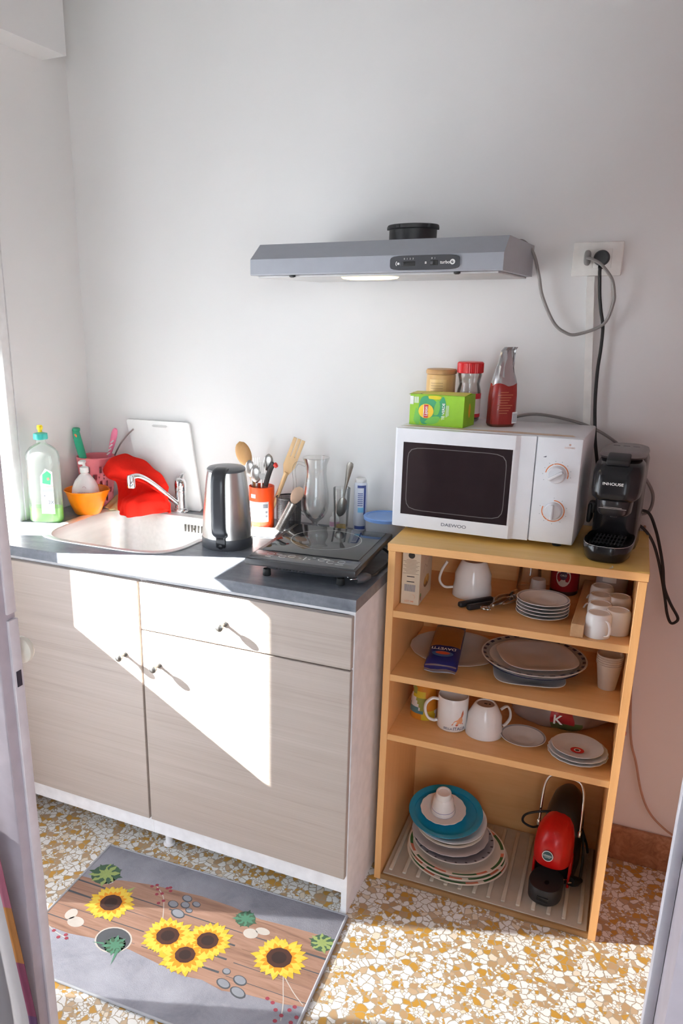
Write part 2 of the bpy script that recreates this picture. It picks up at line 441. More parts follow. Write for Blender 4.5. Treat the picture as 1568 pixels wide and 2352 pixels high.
portal('kitchen_window_portal', (XL-.21, -.69, 1.45), (R(90), 0, R(-90)), .66, 1.2)
portal('fill_window_portal', (1.6, -3.81, 1.45), (R(90), 0, 0), 1.8, 1.9)  # guides sky light through the added rear window

# ------------------------------------------------------------------ room shell
CE = 2.72; XR = 1.0; XW = 3.1; YB = -3.7
struct('floor', MB().bx(-1.5, XW, YB, .0, -.06, 0), 'terrazzo', smooth=False)
struct('ceiling', MB().bx(-1.5, XW, YB, .0, CE, CE+.1), M('ceiling_paint', (.33,.34,.34), .85), smooth=False)
struct('wall_back', MB().bx(-1.5, XR, 0, .15, -.06, CE+.1), 'wall_paint', smooth=False)
m = MB(); xo = XL-.2
m.bx(xo, XL, -.355, 0, 0, CE); m.bx(xo, XL, -1.02, -.355, 0, .86); m.bx(xo, XL, -1.02, -.355, 2.27, CE)
m.bx(xo, XL, -1.03, -1.02, 0, CE); m.bx(xo, XL, -1.90, -1.03, 2.14, CE); m.bx(xo, XL, YB, -1.90, 0, CE)
struct('wall_left', m, 'wall_paint', smooth=False)
struct('wall_right', MB().bx(XR, XR+.12, -1.36, 0, 0, CE).bx(XW, XW+.1, YB, -1.36, 0, CE), M('pink_bounce_paint', (.46,.29,.28), .8), smooth=False)  # unseen wall, set close and tinted pink for its bounced light
m = MB(); m.bx(-1.5, .7, YB-.12, YB, 0, CE); m.bx(2.5, XW, YB-.12, YB, 0, CE)
m.bx(.7, 2.5, YB-.12, YB, 0, .5); m.bx(.7, 2.5, YB-.12, YB, 2.4, CE)
struct('wall_rear', m, M('rear_wall_paint', (.46,.43,.43), .8), smooth=False)
m = MB(); m.bx(.70, XW, -1.47, -1.36, 0, CE)
struct('wall_front', m, 'wall_paint', smooth=False)
# stone skirting along the bare stretch of the back wall
m = MB(); m.bx(.606, XR, -.014, -.0005, 0, .112, .003)
struct('baseboard_back', m, 'red_stone')
# plaster skim joint of the skirting
# shutter box over the window, stopping short of the corner
m = MB().bx(XL+.0003, XL+.092, -1.3, -.112, 2.28, CE-.0005)
struct('trim_1', m, 'wall_paint', smooth=False)

# kitchen window in the left wall: two sashes, shutter let down half way
def window():
    root = struct('window_1', MB().bx(XL-.045,XL-.003,-1.02,-.355,.862,.902), W_WHITE)
    m = MB(); xa, xb = XL-.045, XL-.003
    m.bx(xa,xb,-1.02,-.969,.902,2.269,.004); m.bx(xa,xb,-.725,-.557,.902,2.269,.004); m.bx(xa,xb,-.388,-.355,.902,2.269,.004)
    m.bx(xa,xb,-1.02,-.355,2.22,2.269,.004)
    struct('window_frame', m, W_WHITE, root)
    for y0, y1 in ((-.969,-.725), (-.557,-.388)):
        struct('pane', MB().bx(XL-.027,XL-.023,y0,y1,.902,2.0), 'window_glass', root, smooth=False)
    m = MB(); z = 1.415
    while z < 2.26:
        m.bx(XL-.058,XL-.047,-1.02,-.355,z,min(z+.0447,2.269),.0012,1); z += .045
    struct('roller_shutter', m, M('shutter_grey', (.72,.72,.72), .6), root)
    # handle on the middle stile
    m = MB(); m.bx(XL-.003,XL+.006,-.652,-.628,1.10,1.17,.003); m.bx(XL+.006,XL+.03,-.646,-.634,1.125,1.14,.002); m.bx(XL+.022,XL+.034,-.646,-.634,1.02,1.14,.004)
    struct('window_handle', m, M('handle_cream', (.72,.68,.58), .35), root)
window()
# balcony door opening beside the window: frame, an unseen net added across it to dim the sun; its glazed leaf stands open into the room
m = MB()
for y0, y1 in ((-1.90,-1.85),(-1.05,-1.03)): m.bx(XL-.06,XL-.005,y0,y1,0,2.14,.004)
m.bx(XL-.06,XL-.005,-1.85,-1.05,2.10,2.14,.004)
d2 = struct('door_2', m, W_WHITE)
m = MB(); m.loft([[V(XL-.075+.008*math.sin(k*1.1), -1.895+.86*k/90, z) for k in range(91)] for z in (.01, 2.13)], False, False, closed=False)
solo('sun_dimming_net', m, 'net_cloth', 'unseen net curtain added across the balcony doorway to dim the sun', 'curtain', recalc=False)
m = MB()
for x0, x1 in ((.7,.76),(1.57,1.63),(2.44,2.5)): m.bx(x0,x1,YB-.07,YB-.02,.5,2.4,.004)
m.bx(.7,2.5,YB-.07,YB-.02,.5,.56,.004); m.bx(.7,2.5,YB-.07,YB-.02,2.34,2.4,.004)
w2 = struct('fill_window', m, W_WHITE)  # unseen rear window, added and sized to give fill light from the front
for x0, x1 in ((.76,1.57),(1.63,2.44)): struct('pane', MB().bx(x0,x1,YB-.047,YB-.043,.56,2.34), 'window_glass', w2, smooth=False)
# ground outside
struct('ground', MB().bx(-14, 12, -14, 8, -.5, -.2), M('pale_paving', (.42,.41,.39), .9), smooth=False)

# in the foreground: the balcony door's glazed leaf, open into the room, on the left; a door jamb on the right
def door_leaf():
    JW = M('shaded_white_paint', (.44,.40,.45), .45)  # white paint with its cool shade put into the colour
    root = struct('door_1', MB().bx(-.405,-.306,-1.405,-1.362,.002,2.1,.003), JW)
    m = MB(); m.bx(-1.205,-1.11,-1.405,-1.362,.002,2.1,.003); m.bx(-1.11,-.405,-1.405,-1.362,2.0,2.1,.003); m.bx(-1.11,-.405,-1.405,-1.362,.002,.22,.003)
    struct('door_frame', m, JW, root)
    m = MB(); m.bx(-.306,-.300,-1.384,-1.3635,.02,1.10,.001); m.bx(-.306,-.3015,-1.384,-1.3635,1.11,2.1,.001)
    struct('edge_strip', m, M('lit_white_edge', (.66,.63,.67), .4), root)  # same white paint, coloured lighter for the lit edge
    m = MB(); m.bx(-.3005,-.2990,-1.3795,-1.3690,.985,1.012)
    struct('strike_plate', m, M('strike_dark', (.03,.03,.05), .4), root)
    struct('pane', MB().bx(-1.11,-.405,-1.386,-1.381,.22,2.0), 'window_glass', root, smooth=False)
    m = MB(); m.lathe([(.008,0),(.008,.012),(.017,.016),(.0225,.020),(.0235,.025),(.021,.031),(.013,.035),(0,.036)], 28, (-.324,-1.362,1.030), mx=Matrix.Rotation(R(-90),3,'X'))
    struct('door_knob', m, M('knob_cream', (.74,.71,.62), .35), root)
door_leaf()
m = MB(); m.bx(.656,.6995,-1.47,-1.355,0,2.2,.003)
jb = struct('trim_2', m, 'shaded_white_paint')
m = MB(); m.bx(.6445,.656,-1.385,-1.36,0,2.2,.002)
struct('door_stop', m, M('lit_white_paint', (.60,.60,.66), .45), jb)  # lighter copy of the jamb paint for its lit strip

# curtain hanging on the near side of the leaf
def curtain():
    nu, nv = 40, 14; rows = []
    for i in range(nv+1):
        t = i/nv; z = .78-.76*t; xr = -.306+.052*min(1,t*1.9)-.005; row = []
        for j in range(nu+1):
            u = j/nu; x = -.86+(xr+.86)*u
            row.append(V(x, -1.452-.013*math.sin(u*34+t*.6)*(1-.6*(u>.93)), z))
        rows.append(row)
    m = MB()
    def mat(i, j):
        if j < nu-1: return 0
        return 1 if i < 3 else 2 if i < 5 else 3 if i in (7,8,10) else 4
    m.loft(rows, False, False, mat, closed=False)
    o = solo('curtain', m, ['curtain_cloth', M('border_pink',(.30,.09,.14),.9), M('border_orange',(.32,.13,.03),.9), M('border_purple',(.08,.03,.09),.9), M('border_wine',(.16,.03,.07),.9)],
         'pale curtain with an orange and wine red border beside the door edge', 'curtain', recalc=False)
    md = o.modifiers.new('thickness', 'SOLIDIFY'); md.thickness = .0015
curtain()

# ------------------------------------------------------------------ base cabinets and worktop
def knob(parent, x, z, y=-.588):
    m = MB(); m.lathe([(.0085,0),(.0085,.002),(.0042,.004),(.0038,.017),(.0085,.0205),(.0112,.025),(.0108,.031),(.006,.0345),(0,.035)], 24, (x,y,z), mx=Matrix.Rotation(R(90),3,'X'))
    return obj('knob', m, PEWTER, parent)
def cabinets():
    t = thing('base_cabinet', 'wood grain base cabinet under the sink with one full height door', 'cabinet', (0,0,0), 0, 'base cabinets under the worktop')
    m = MB(); m.bx(-1.2085,-1.193,-.57,-.02,0,.886); m.bx(-.637,-.6215,-.57,-.02,.066,.886); m.bx(-1.193,-.637,-.57,-.02,.066,.1195); m.bx(-1.193,-.637,-.028,-.02,.1195,.886)
    m.bx(-1.193,-.637,-.57,-.49,.868,.886)
    obj('carcass', m, W_CARC, t, smooth=False)
    d = obj('door', MB().bx(-1.205,-.6235,-.588,-.5705,.124,.868,.0015,1), 'laminate', t)
    knob(d, -.6785, .6443)
    m = MB(); m.lathe([(.018,.002),(.018,.006),(.011,.008),(.011,.05),(.02,.052),(.02,.0655)], 20, (-.60,-.525,0)); obj('leg', m, W_CARC, t)
    t = thing('base_cabinet', 'wood grain base cabinet under the induction plate with a drawer over a door', 'cabinet', (0,0,0), 0, 'base cabinets under the worktop')
    m = MB(); m.bx(-.621,-.606,-.57,-.02,.066,.886); m.bx(-.026,-.0101,-.57,-.02,0,.886); m.bx(-.606,-.026,-.57,-.02,.066,.1195); m.bx(-.606,-.026,-.028,-.02,.1195,.886)
    m.bx(-.606,-.026,-.57,-.49,.868,.886)
    obj('carcass', m, W_CARC, t, smooth=False)
    d = obj('drawer', MB().bx(-.6175,-.0125,-.588,-.5705,.7305,.867,.0015,1), 'laminate', t); knob(d, -.3575, .7915)
    d = obj('door', MB().bx(-.6175,-.0125,-.588,-.5705,.124,.7265,.0015,1), 'laminate', t); knob(d, -.5665, .6325)
cabinets()
SX, SY, SA, SB = -.825, -.290, .238, .205
def worktop():
    N = 96; angs = sorted([2*PI*k/N for k in range(N)])
    x0, x1, y0, y1 = XL+.0005, 0, -.60, -.0005
    for cx_, cy_ in ((x0,y0),(x1,y0),(x1,y1),(x0,y1)): angs.append(math.atan2(cy_-SY, cx_-SX) % (2*PI))
    angs = sorted(set(angs)); inn, outr = [], []
    for t in angs:
        c, q = math.cos(t), math.sin(t)
        r = ((abs(c)/SA)**4.5+(abs(q)/SB)**4.5)**(-1/4.5); inn.append((SX+c*r, SY+q*r))
        ks = [( (x1 if c>0 else x0)-SX)/c if abs(c)>1e-9 else 1e9, ((y1 if q>0 else y0)-SY)/q if abs(q)>1e-9 else 1e9]
        k = min(ks); outr.append((SX+c*k, SY+q*k))
    m = MB(); L = lambda ps, z: [V(x,y,z) for x, y in ps]
    m.loft([L(inn,.8875), L(inn,ZT), L(outr,ZT), L(outr,.8875), L(inn,.8875)], False, False)
    solo('worktop', m, 'worktop_stone', 'dark slate grey stone look worktop over both base cabinets', 'worktop', smooth=False)
worktop()
def sink():
    t = thing('sink', 'inset stainless steel sink bowl with rounded corners', 'sink', (SX,SY,ZT))
    f = lambda a, b, z, n=4.5: sel(a, b, n, 72, 0, 0, z)
    m = MB()
    m.loft([f(SA+.014,SB+.014,.0005), f(SA+.013,SB+.013,.0028), f(SA-.002,SB-.002,.0032), f(SA-.010,SB-.010,-.002), f(SA-.018,SB-.018,-.03),
            f(SA-.030,SB-.030,-.13), f(SA-.05,SB-.05,-.152), f(SA-.09,SB-.09,-.158), f(.06,.06,-.160,2), f(.04,.04,-.163,2)], False, True)
    obj('bowl', m, 'sink_steel', t)
    m = MB()
    for k in range(6):
        x = .060+k*.0125; 
        if k == 3: m.lathe([(0,0),(.004,.001)], 12, (x-.003, SB-.0215, -.037), mx=Matrix.Rotation(R(90),3,'X'))
        m.box((x, SB-.0215, -.036), (.0042,.004,.024), .001)
    obj('overflow_slots', m, M('slot_dark',(.05,.045,.04),.4,.6), t)
    m = MB(); m.lathe([(.032,-.1615),(.03,-.160),(.012,-.162),(0,-.162)], 24); obj('drain', m, CHROME, t)
sink()
def faucet():
    t = thing('faucet', 'chrome single lever mixer tap with a long low swivel spout', 'faucet', (-.815,-.048,ZT+.0005))
    m = MB(); m.prism([(p.x,p.y) for p in sel(.042,.018,3.5,32)], (-.012,-.004,0), (1,0,0), (0,1,0), (0,0,.006), .002); obj('base_plate', m, CHROME, t)
    m = MB(); m.lathe([(.023,.006),(.023,.012),(.0195,.014),(.0185,.05),(.0195,.054),(.0195,.072)], 28); obj('body', m, CHROME, t)
    m = MB(); m.lathe([(.0195,.0722),(.0205,.074),(.0205,.094),(.0185,.106),(.012,.113),(0,.115)], 28)
    m.loft([sel(.008,.005,3,16,.002,0,.112), sel(.008,.006,3,16,.002,.006,.122), sel(.006,.004,3,16,.002,.02,.131)]); obj('lever', m, CHROME, t)
    pts = spline([(-.006,-.010,.028),(-.028,-.046,.066),(-.050,-.083,.104),(-.066,-.112,.128),(-.078,-.132,.138),(-.089,-.150,.137)], 6)
    m = MB(); m.tube(pts, [.0125+.0*i for i in range(len(pts))], 14, .72); obj('spout', m, CHROME, t)
    m = MB(); m.lathe([(0,.104),(.0120,.104),(.0130,.103),(.0138,.107),(.0138,.134),(.012,.143),(.0,.146)], 24, (-.089,-.151,0)); obj('aerator', m, CHROME, t)
faucet()

# ------------------------------------------------------------------ range hood
def hood():
    x0, x1 = -.3581, .2421
    t = thing('range_hood', 'grey range hood with a black switch strip fixed on the white wall', 'range hood', (x0,0,1.6437))
    w = x1-x0
    prof = [(-.001,.001),(-.4217,.001),(-.4240,.004),(-.4240,.0375),(-.370,.0745),(-.001,.0765)]
    m = MB()
    m.loft([[V(0,y,z) for y,z in prof], [V(w,y,z) for y,z in prof]])
    obj('canopy', m, HOODP, t, ang=15)
    m = MB(); m.bx(.012,w-.012,-.405,-.012,-.004,.0008,.001)
    obj('filter_panel', m, HOODU, t)
    m = MB(); m.loft([sel(.066,.052,3.5,36,.274,-.330,z)for z in(-.0035,)]+[sel(.062,.047,3.5,36,.274,-.330,-.008),sel(.05,.035,3,36,.274,-.330,-.010)]); obj('lamp_lens', m, 'lamp_glow', t, label='warm lit lamp lens')
    for x in (.105, .50):
        m = MB(); m.lathe([(.0075,0),(.0075,-.003),(.004,-.005),(0,-.005)], 14, (x,-.409,-.0001)); obj('screw', m, BLACKM, t)
    m = MB(); m.lathe([(.058,.0768),(.058,.108),(.0615,.110),(.0625,.118),(.0605,.1195),(.054,.1195),(.054,.0768)], 36, (.337,-.20,0))
    for k in range(5):
        a = 2*PI*k/5+.6; m.box((.337+.0625*math.cos(a),-.20+.0625*math.sin(a),.114), (.008,.006,.008), .001)
    obj('duct_collar', m, BLACKM, t)
    # switch strip
    cx, cz, yy = .4305, .0205, -.4241
    m = MB(); m.prism([(p.x,p.y) for p in sel(.078,.0155,6,48)], (cx,yy,cz), (1,0,0), (0,0,1), (0,-.004,0), .001)
    s = obj('switch_panel', m, DGREY, t)
    for dx, dz, w_, h_ in ((-.035,-.002,.030,.010),(.022,-.001,.017,.011)): obj('switch_slot', MB().box((cx+dx,yy-.0042,cz+dz),(w_,.002,h_),.001), BLACKR, s)
    for dx, dz, w_, h_ in ((-.050,-.002,.009,.009),(.018,-.001,.006,.008)): obj('slider', MB().box((cx+dx,yy-.006,cz+dz),(w_,.006,h_),.002), DGREY, s)
    m = MB(); o = lambda x, z: (cx+x, yy-.0045, cz+z); X_, Z_ = (1,0,0), (0,0,1)
    for k, ch in enumerate('0123'): m.text(ch, .0034, o(-.045+k*.0066,.0085), X_, Z_)
    m.text('0', .0034, o(.017,.0085), X_, Z_); m.text('1', .0034, o(.0235,.0085), X_, Z_)
    obj('lettering', m, WHITEI, s, smooth=False, recalc=False)
    m = MB(); m.text('turbo', .0066, o(.046,.0), X_, Z_); obj('maker_lettering', m, WHITEI, s, smooth=False, recalc=False)
    m = MB()
    m.arc(.0028,.0056, o(.0625,0), X_, Z_, 0, 2*PI, 24); m.disc(.0012, o(.0635,.001), X_, Z_, 8)
    m.disc(.0026, o(-.0585,-.0015), X_, Z_, 12); m.arc(.0048,.0064, o(-.0585,-.0015), X_, Z_, 2.2, 4.0, 10); m.disc(.0022, o(.0035,.0), X_, Z_, 8); m.poly([(-.0022,-.003),(.0022,-.003),(.0015,0),(-.0015,0)], o(.0035,0), X_, Z_)
    obj('symbols', m, WHITEI, s, smooth=False, recalc=False)
    # mains lead to the wall socket
    off = V(-x0, 0, -1.6437)
    P = [(.205,-.10,1.722),(.222,-.06,1.728),(.2463,-.04,1.70),(.2640,-.03,1.645),(.2764,-.028,1.597),(.3092,-.026,1.533),(.340,-.026,1.508),(.3699,-.028,1.5036),(.4286,-.034,1.5284),(.4460,-.036,1.578),(.4450,-.042,1.606),(.4362,-.048,1.6364),(.4105,-.058,1.668),(.386,-.054,1.682),(.374,-.040,1.686)]
    c = obj('power_cord', MB().tube(spline([V(*p)+off for p in P], 6), .0039, 8), GREYC, t)
    m = MB(); m.loft([sel(.0078,.0178,3,24,0,0,0), sel(.0078,.0178,3,24,0,0,.014), sel(.006,.012,3,24,0,0,.022), sel(.0046,.005,2,24,0,0,.028)])
    bmesh.ops.transform(m.bm, matrix=Matrix.Translation(V(.3735,-.0105,1.6865)+off) @ Matrix.Rotation(R(90),4,'X') , verts=m.bm.verts)
    obj('plug', m, M('plug_grey',(.30,.29,.28),.45), c)
hood()

# ------------------------------------------------------------------ wall socket, trunking, loose wall cable
def socket():
    t = thing('wall_socket', 'cream white double socket plate on the wall right of the hood', 'wall socket', (.3960,0,1.6840))
    m = MB(); m.box((0,-.0045,0),(.1165,.008,.080),.003,3); obj('cover_plate', m, SOCKW, t)
    m = MB(); m.box((-.022,-.0088,.001),(.0245,.002,.0445),.0006); obj('module', m, SOCKW, t)
    m = MB(); m.box((.0125,-.0088,.001),(.0415,.002,.0445),.0006); obj('module', m, SOCKW, t)
    m = MB(); m.bx(-.0352,.0345,-.0082,-.0079,-.0225,.0245); obj('module_gap', m, M('gap_brown',(.20,.17,.13),.7), t, smooth=False)
socket()
m = MB(); m.prism([(.376,1.6435),(.3955,1.6435),(.4250,1.27),(.434,1.01),(.416,1.01),(.4065,1.27)], (0,-.0005,0), (1,0,0), (0,0,1), (0,-.011,0), .001)
solo('cable_trunking', m, SOCKW, 'white cable trunking running down the wall from the socket plate', 'cable trunking')
m = MB(); m.tube(spline([(.586,-.006,1.02),(.597,-.007,.86),(.6004,-.007,.6857),(.612,-.007,.5305),(.628,-.010,.40),(.6492,-.012,.3319),(.672,-.016,.25),(.701,-.020,.1892),(.745,-.022,.148),(.79,-.022,.127),(.90,-.022,.10)], 6), .0032, 8)
solo('aerial_cable', m, M('tan_cable',(.44,.27,.19),.6), 'thin tan cable drooping down the wall right of the bookcase', 'cable')

# ------------------------------------------------------------------ on the worktop, from the window to the bookcase
X_, Y_, Z_ = V(1,0,0), V(0,1,0), V(0,0,1)
ZE = ZT+.0004
def detergent():
    t = thing('detergent_bottle', 'clear bottle of green washing up liquid with a teal cap, nearest the window', 'bottle', (-1.143,-.332,ZE), R(20))
    E = [(.050,.029,0),(.053,.031,.006),(.053,.031,.02),(.0515,.030,.10),(.0525,.030,.16),(.053,.030,.205),(.049,.028,.222),(.038,.024,.237),(.022,.018,.246),(.015,.015,.250),(.015,.015,.262)]
    def body(z0, z1, k):
        def at(z):
            for p, q in zip(E, E[1:]):
                if p[2] <= z <= q[2]:
                    u = (z-p[2])/(q[2]-p[2]); return p[0]+(q[0]-p[0])*u, p[1]+(q[1]-p[1])*u
        zs = sorted({z0, z1} | {e[2] for e in E if z0 < e[2] < z1}); lp = []
        for z in zs: a, b = at(z); lp.append(sel(a*k, b*k, 3.2 if z < .235 else 2.2, 36, 0, 0, z))
        return MB().loft(lp)
    obj('body', body(0, .262, 1), 'bottle_plastic', t)
    obj('liquid', body(.003, .046, .95), 'green_soap', t)
    m = MB()
    a = .0535
    m.poly([(-.004,.03),(.040,.03),(.040,.165),(.018,.175),(.0,.15)], (0,-.0312,0), X_, Z_)
    lb = obj('label', m, M('label_white',(.80,.84,.80),.4), t, smooth=False)
    m = MB(); m.poly([(.006,.128),(.032,.124),(.036,.158),(.024,.168),(.008,.156)], (0,-.0316,0), X_, Z_)
    m.mi = 1; m.poly([(.004,.100),(.039,.102),(.039,.112),(.004,.110)], (0,-.0316,0), X_, Z_)
    m.poly([(.012,.036),(.039,.034),(.039,.050),(.012,.048)], (0,-.0316,0), X_, Z_)
    m.mi = 2; m.poly([(.005,.116),(.040,.119),(.040,.1205),(.005,.1175)], (0,-.0316,0), X_, Z_); m.poly([(.022,.138),(.030,.139),(.029,.147),(.022,.146)], (0,-.0319,0), X_, Z_)
    m.mi = 3; m.text('2X', .011, (.030,-.0319,.068), X_, Z_); m.poly([(.008,.086),(.012,.086),(.012,.090),(.008,.090)], (0,-.0319,0), X_, Z_)
    obj('label_print', m, [M('print_green',(.07,.45,.22),.5), M('print_mint',(.42,.72,.60),.5), M('print_coral',(.80,.28,.20),.5), GREYI], t, smooth=False, recalc=False)
    m = MB(); m.lathe([(.0165,.262),(.0215,.2625),(.0225,.266),(.0215,.280),(.012,.283),(.006,.284),(.006,.288)], 28); obj('cap', m, M('teal_cap',(.03,.40,.36),.35), t)
    m = MB(); m.lathe([(.0065,.2845),(.0065,.291),(.009,.294),(.0095,.302),(.007,.306),(0,.3065)], 20); obj('spout', m, M('yellow_cap',(.85,.66,.03),.35), t)
detergent()
def bowl_soap():
    m = MB(); m.lathe([(.0,.0),(.040,.0),(.043,.003),(.055,.03),(.066,.066),(.071,.078),(.074,.080),(.0735,.082),(.070,.080),(.0645,.066),(.053,.03),(.041,.006),(.0,.005)], 48,
                      wob=lambda i,a: 1+.12*math.exp(-((a)/.16)**2)*(4<=i<=8)+.12*math.exp(-((a-2*PI)/.16)**2)*(4<=i<=8))
    solo('mixing_bowl', m, M('orange_plastic',(.80,.20,.004),.25), 'small orange plastic bowl with a pouring lip holding the soap bottle', 'bowl', (-1.088,-.195,ZE), R(15))
    t = thing('soap_dispenser', 'white pump soap bottle standing inside the orange bowl', 'soap bottle', (-1.092,-.195,ZE+.0062), R(24))
    m = MB(); m.loft([sel(a,b,2.4,32,0,0,z) for a,b,z in ((.036,.026,0),(.042,.030,.004),(.046,.032,.03),(.0465,.032,.055),(.043,.030,.08),(.033,.025,.103),(.019,.017,.120),(.0125,.0125,.126),(.0125,.0125,.130))]); obj('body', m, M('soap_white',(.80,.74,.74),.3), t)
    m = MB(); m.lathe([(.0125,.1305),(.0145,.131),(.0145,.147),(.008,.150),(.005,.151),(.005,.160)], 20); m.box((-.004,-.006,.165),(.020,.034,.011),.004); obj('pump', m, W_WHITE, t)
    m = MB(); m.text('nourishing', .0062, (0,-.0331,.068), X_, Z_); m.arc(.006,.007,(0.004,-.0331,.082),X_,Z_,.2,2.6,10)
    obj('lettering', m, M('print_rose',(.50,.25,.28),.5), t, smooth=False, recalc=False)
bowl_soap()
def pink_basket():
    cx, cy = -1.140, -.070
    nz, na, H = 30, 84, .168
    m = MB()
    def rad(z): return .051+.0145*z/H
    def hole(i, j):
        a = (j % 14)/14; z = (i % 9)/9
        if i < 3 or i > nz-5: return False
        dx, dz = abs(a-.5), abs(z-.5); cx_, cz_ = min(a, 1-a), min(z, 1-z)
        return (abs(dx-.16) < .07 and dz < .30-dx*.5) or (cx_ < .08 and cz_ < .14) or (dx < .05 and .3 < dz < .42) or (.16 < cx_ < .24 and cz_ < .10)
    vs = [[m.bm.verts.new((rad(H*i/nz)*math.cos(2*PI*j/na), rad(H*i/nz)*math.sin(2*PI*j/na), H*i/nz)) for j in range(na)] for i in range(nz+1)]
    for i in range(nz):
        for j in range(na):
            if not hole(i, j): k = (j+1) % na; m.bm.faces.new((vs[i][j], vs[i][k], vs[i+1][k], vs[i+1][j]))
    m.bm.faces.new(vs[0][::-1])
    o = solo('utensil_basket', m, M('pink_plastic',(.80,.20,.24),.4), 'pink perforated plastic utensil basket in the corner by the window', 'utensil holder', (cx,cy,ZE), recalc=False)
    md = o.modifiers.new('thickness','SOLIDIFY'); md.thickness = .0022; md.offset = -1
    # green handled knife, pink handled brush, thin grey handle
    t = thing('kitchen_knife', 'green handled knife leaning left in the pink basket', 'knife', (cx,cy,ZE))
    m = MB(); p = spline([(-.022,-.034,.150),(-.035,-.030,.180),(-.048,-.026,.214),(-.058,-.022,.246),(-.056,-.022,.262)], 5)
    m.tube(p, [.0125+.003*math.sin(PI*k/(len(p)-1)*1.2)+(.003 if k > len(p)-5 else 0) for k in range(len(p))], 14, .62)
    obj('handle', m, M('green_handle',(.02,.36,.20),.35), t)
    m = MB(); m.lathe([(0,.0005),(.0065,0)], 14, (-.0515,-.0352,.238), mx=Matrix.Rotation(R(97),3,'X')); obj('emblem', m, M('emblem_orange',(.85,.24,.10),.4), t)
    m = MB(); m.prism([(-.012,.010),(.010,.010),(.016,.152),(-.002,.150)], (-.014,-.030,0), X_, Z_, (0,.0016,0)); obj('blade', m, STEELD, t)
    m = MB(); m.box((-.008,-.030,.158),(.016,.012,.012),.003); obj('bolster', m, M('bolster_orange',(.80,.22,.10),.4), t)
    t = thing('dish_brush', 'pink and white handled dish brush leaning right in the pink basket', 'brush', (cx,cy,ZE))
    p = spline([(.012,.018,.020),(.030,.020,.120),(.046,.018,.170),(.066,.014,.220),(.078,.012,.252),(.084,.011,.264)], 5)
    n = len(p); m = MB(); m.tube(p, [.0045+.0075*max(0,math.sin(PI*(k/(n-1)-.35)/.68)) if k/(n-1) > .35 else .0045 for k in range(n)], 12, .6); obj('handle', m, M('brush_pink',(.78,.20,.33),.4), t)
    m = MB()
    for k, q in enumerate((.178,.192,.206,.220)): m.box((.051+(q-.178)*.45,.0055,q),(.016,.004,.0045),.0015,rot=Matrix.Rotation(R(-35),3,'Y'))
    obj('grip_ribs', m, W_WHITE, t)
    m = MB(); m.tube(spline([(.015,.03,.01),(.045,.034,.14),(.072,.036,.196),(.105,.038,.236),(.135,.040,.262)],5), .0028, 8)
    solo('metal_skewer', m, M('skewer_grey',(.32,.28,.27),.35,.8), 'thin grey metal rod arching out of the pink basket', 'skewer', (cx,cy,ZE))
pink_basket()

def sheet(name, top, bot, mat, label, cat, rows=16, fold=.012, sag=.03, th=.0025, seed=1, nf=9.):
    T, B = spline(top, 8), spline(bot, 8); n = len(T)
    rnd = random.Random(seed); ph = [rnd.uniform(0,6) for _ in range(4)]; lp = []
    for i in range(rows+1):
        t = i/rows; row = []
        for j in range(n):
            u = j/(n-1); p = T[j].lerp(B[j], t)
            w = math.sin(PI*t)
            p = p + V(.3*fold*math.sin(nf*u*3+ph[1]+2*t), -sag*w*(.6+.4*math.sin(2.5*u*PI+ph[0]))-fold*math.sin(nf*u*2.2+ph[2]+1.5*t)*(.25+t), fold*.5*math.sin(nf*u*1.7+ph[3])*w)
            row.append(p)
        lp.append(row)
    m = MB(); m.loft(lp, False, False, closed=False)
    o = solo(name, m, mat, label, cat, recalc=False, ang=80)
    md = o.modifiers.new('thickness','SOLIDIFY'); md.thickness = th
    sb = o.modifiers.new('soft','SUBSURF'); sb.levels = 1; sb.render_levels = 1
    return o
RED = M('red_cloth', (.52,.014,.008), .95, bmp=.25, nscale=260, **{'Specular IOR Level': .08})
def dish_cloth():
    G = [[(-1.055,-.090,1.075),(-1.02,-.090,1.100),(-.965,-.085,1.098),(-.905,-.080,1.070),(-.862,-.078,1.035),(-.842,-.076,1.000)],
         [(-1.067,-.122,1.060),(-1.03,-.135,1.086),(-.970,-.135,1.085),(-.910,-.124,1.056),(-.864,-.108,1.022),(-.838,-.092,.988)],
         [(-1.052,-.136,1.034),(-1.02,-.144,1.046),(-.968,-.146,1.052),(-.908,-.132,1.030),(-.860,-.114,1.000),(-.832,-.096,.966)],
         [(-1.030,-.112,1.012),(-1.00,-.084,1.012),(-.955,-.068,1.008),(-.905,-.070,.992),(-.858,-.082,.972),(-.830,-.088,.946)],
         [(-1.012,-.130,.982),(-.985,-.118,.972),(-.945,-.098,.978),(-.900,-.118,.980),(-.856,-.086,.950),(-.832,-.084,.930)],
         [(-.996,-.150,.956),(-.965,-.172,.958),(-.930,-.196,.968),(-.895,-.166,.962),(-.856,-.098,.932),(-.830,-.086,.9225)],
         [(-.985,-.165,.936),(-.955,-.196,.928),(-.918,-.208,.9225),(-.888,-.172,.9225),(-.856,-.108,.9215),(-.834,-.090,.9205)]]
    C = list(zip(*[spline(r, 6) for r in G]))                    # columns
    rows = list(zip(*[spline(c, 4) for c in C])); n = len(rows[0])
    out = []
    for i, r in enumerate(rows):
        k = max(0, i-8)/16
        out.append([p+V(0, -.006*k*math.sin(1.15*j+.25*i)-.002*math.sin(.7*j-.9*i), .003*math.sin(.9*j+1.1*i)*(i < len(rows)-3)) for j, p in enumerate(r)])
    m = MB(); m.loft(out, False, False, closed=False)
    o = solo('dish_cloth', m, RED, 'red cloth draped in a heap behind the sink beside the tap', 'cloth', recalc=False, ang=80)
    md = o.modifiers.new('thickness','SOLIDIFY'); md.thickness = .0025
    sb = o.modifiers.new('soft','SUBSURF'); sb.levels = 1; sb.render_levels = 1
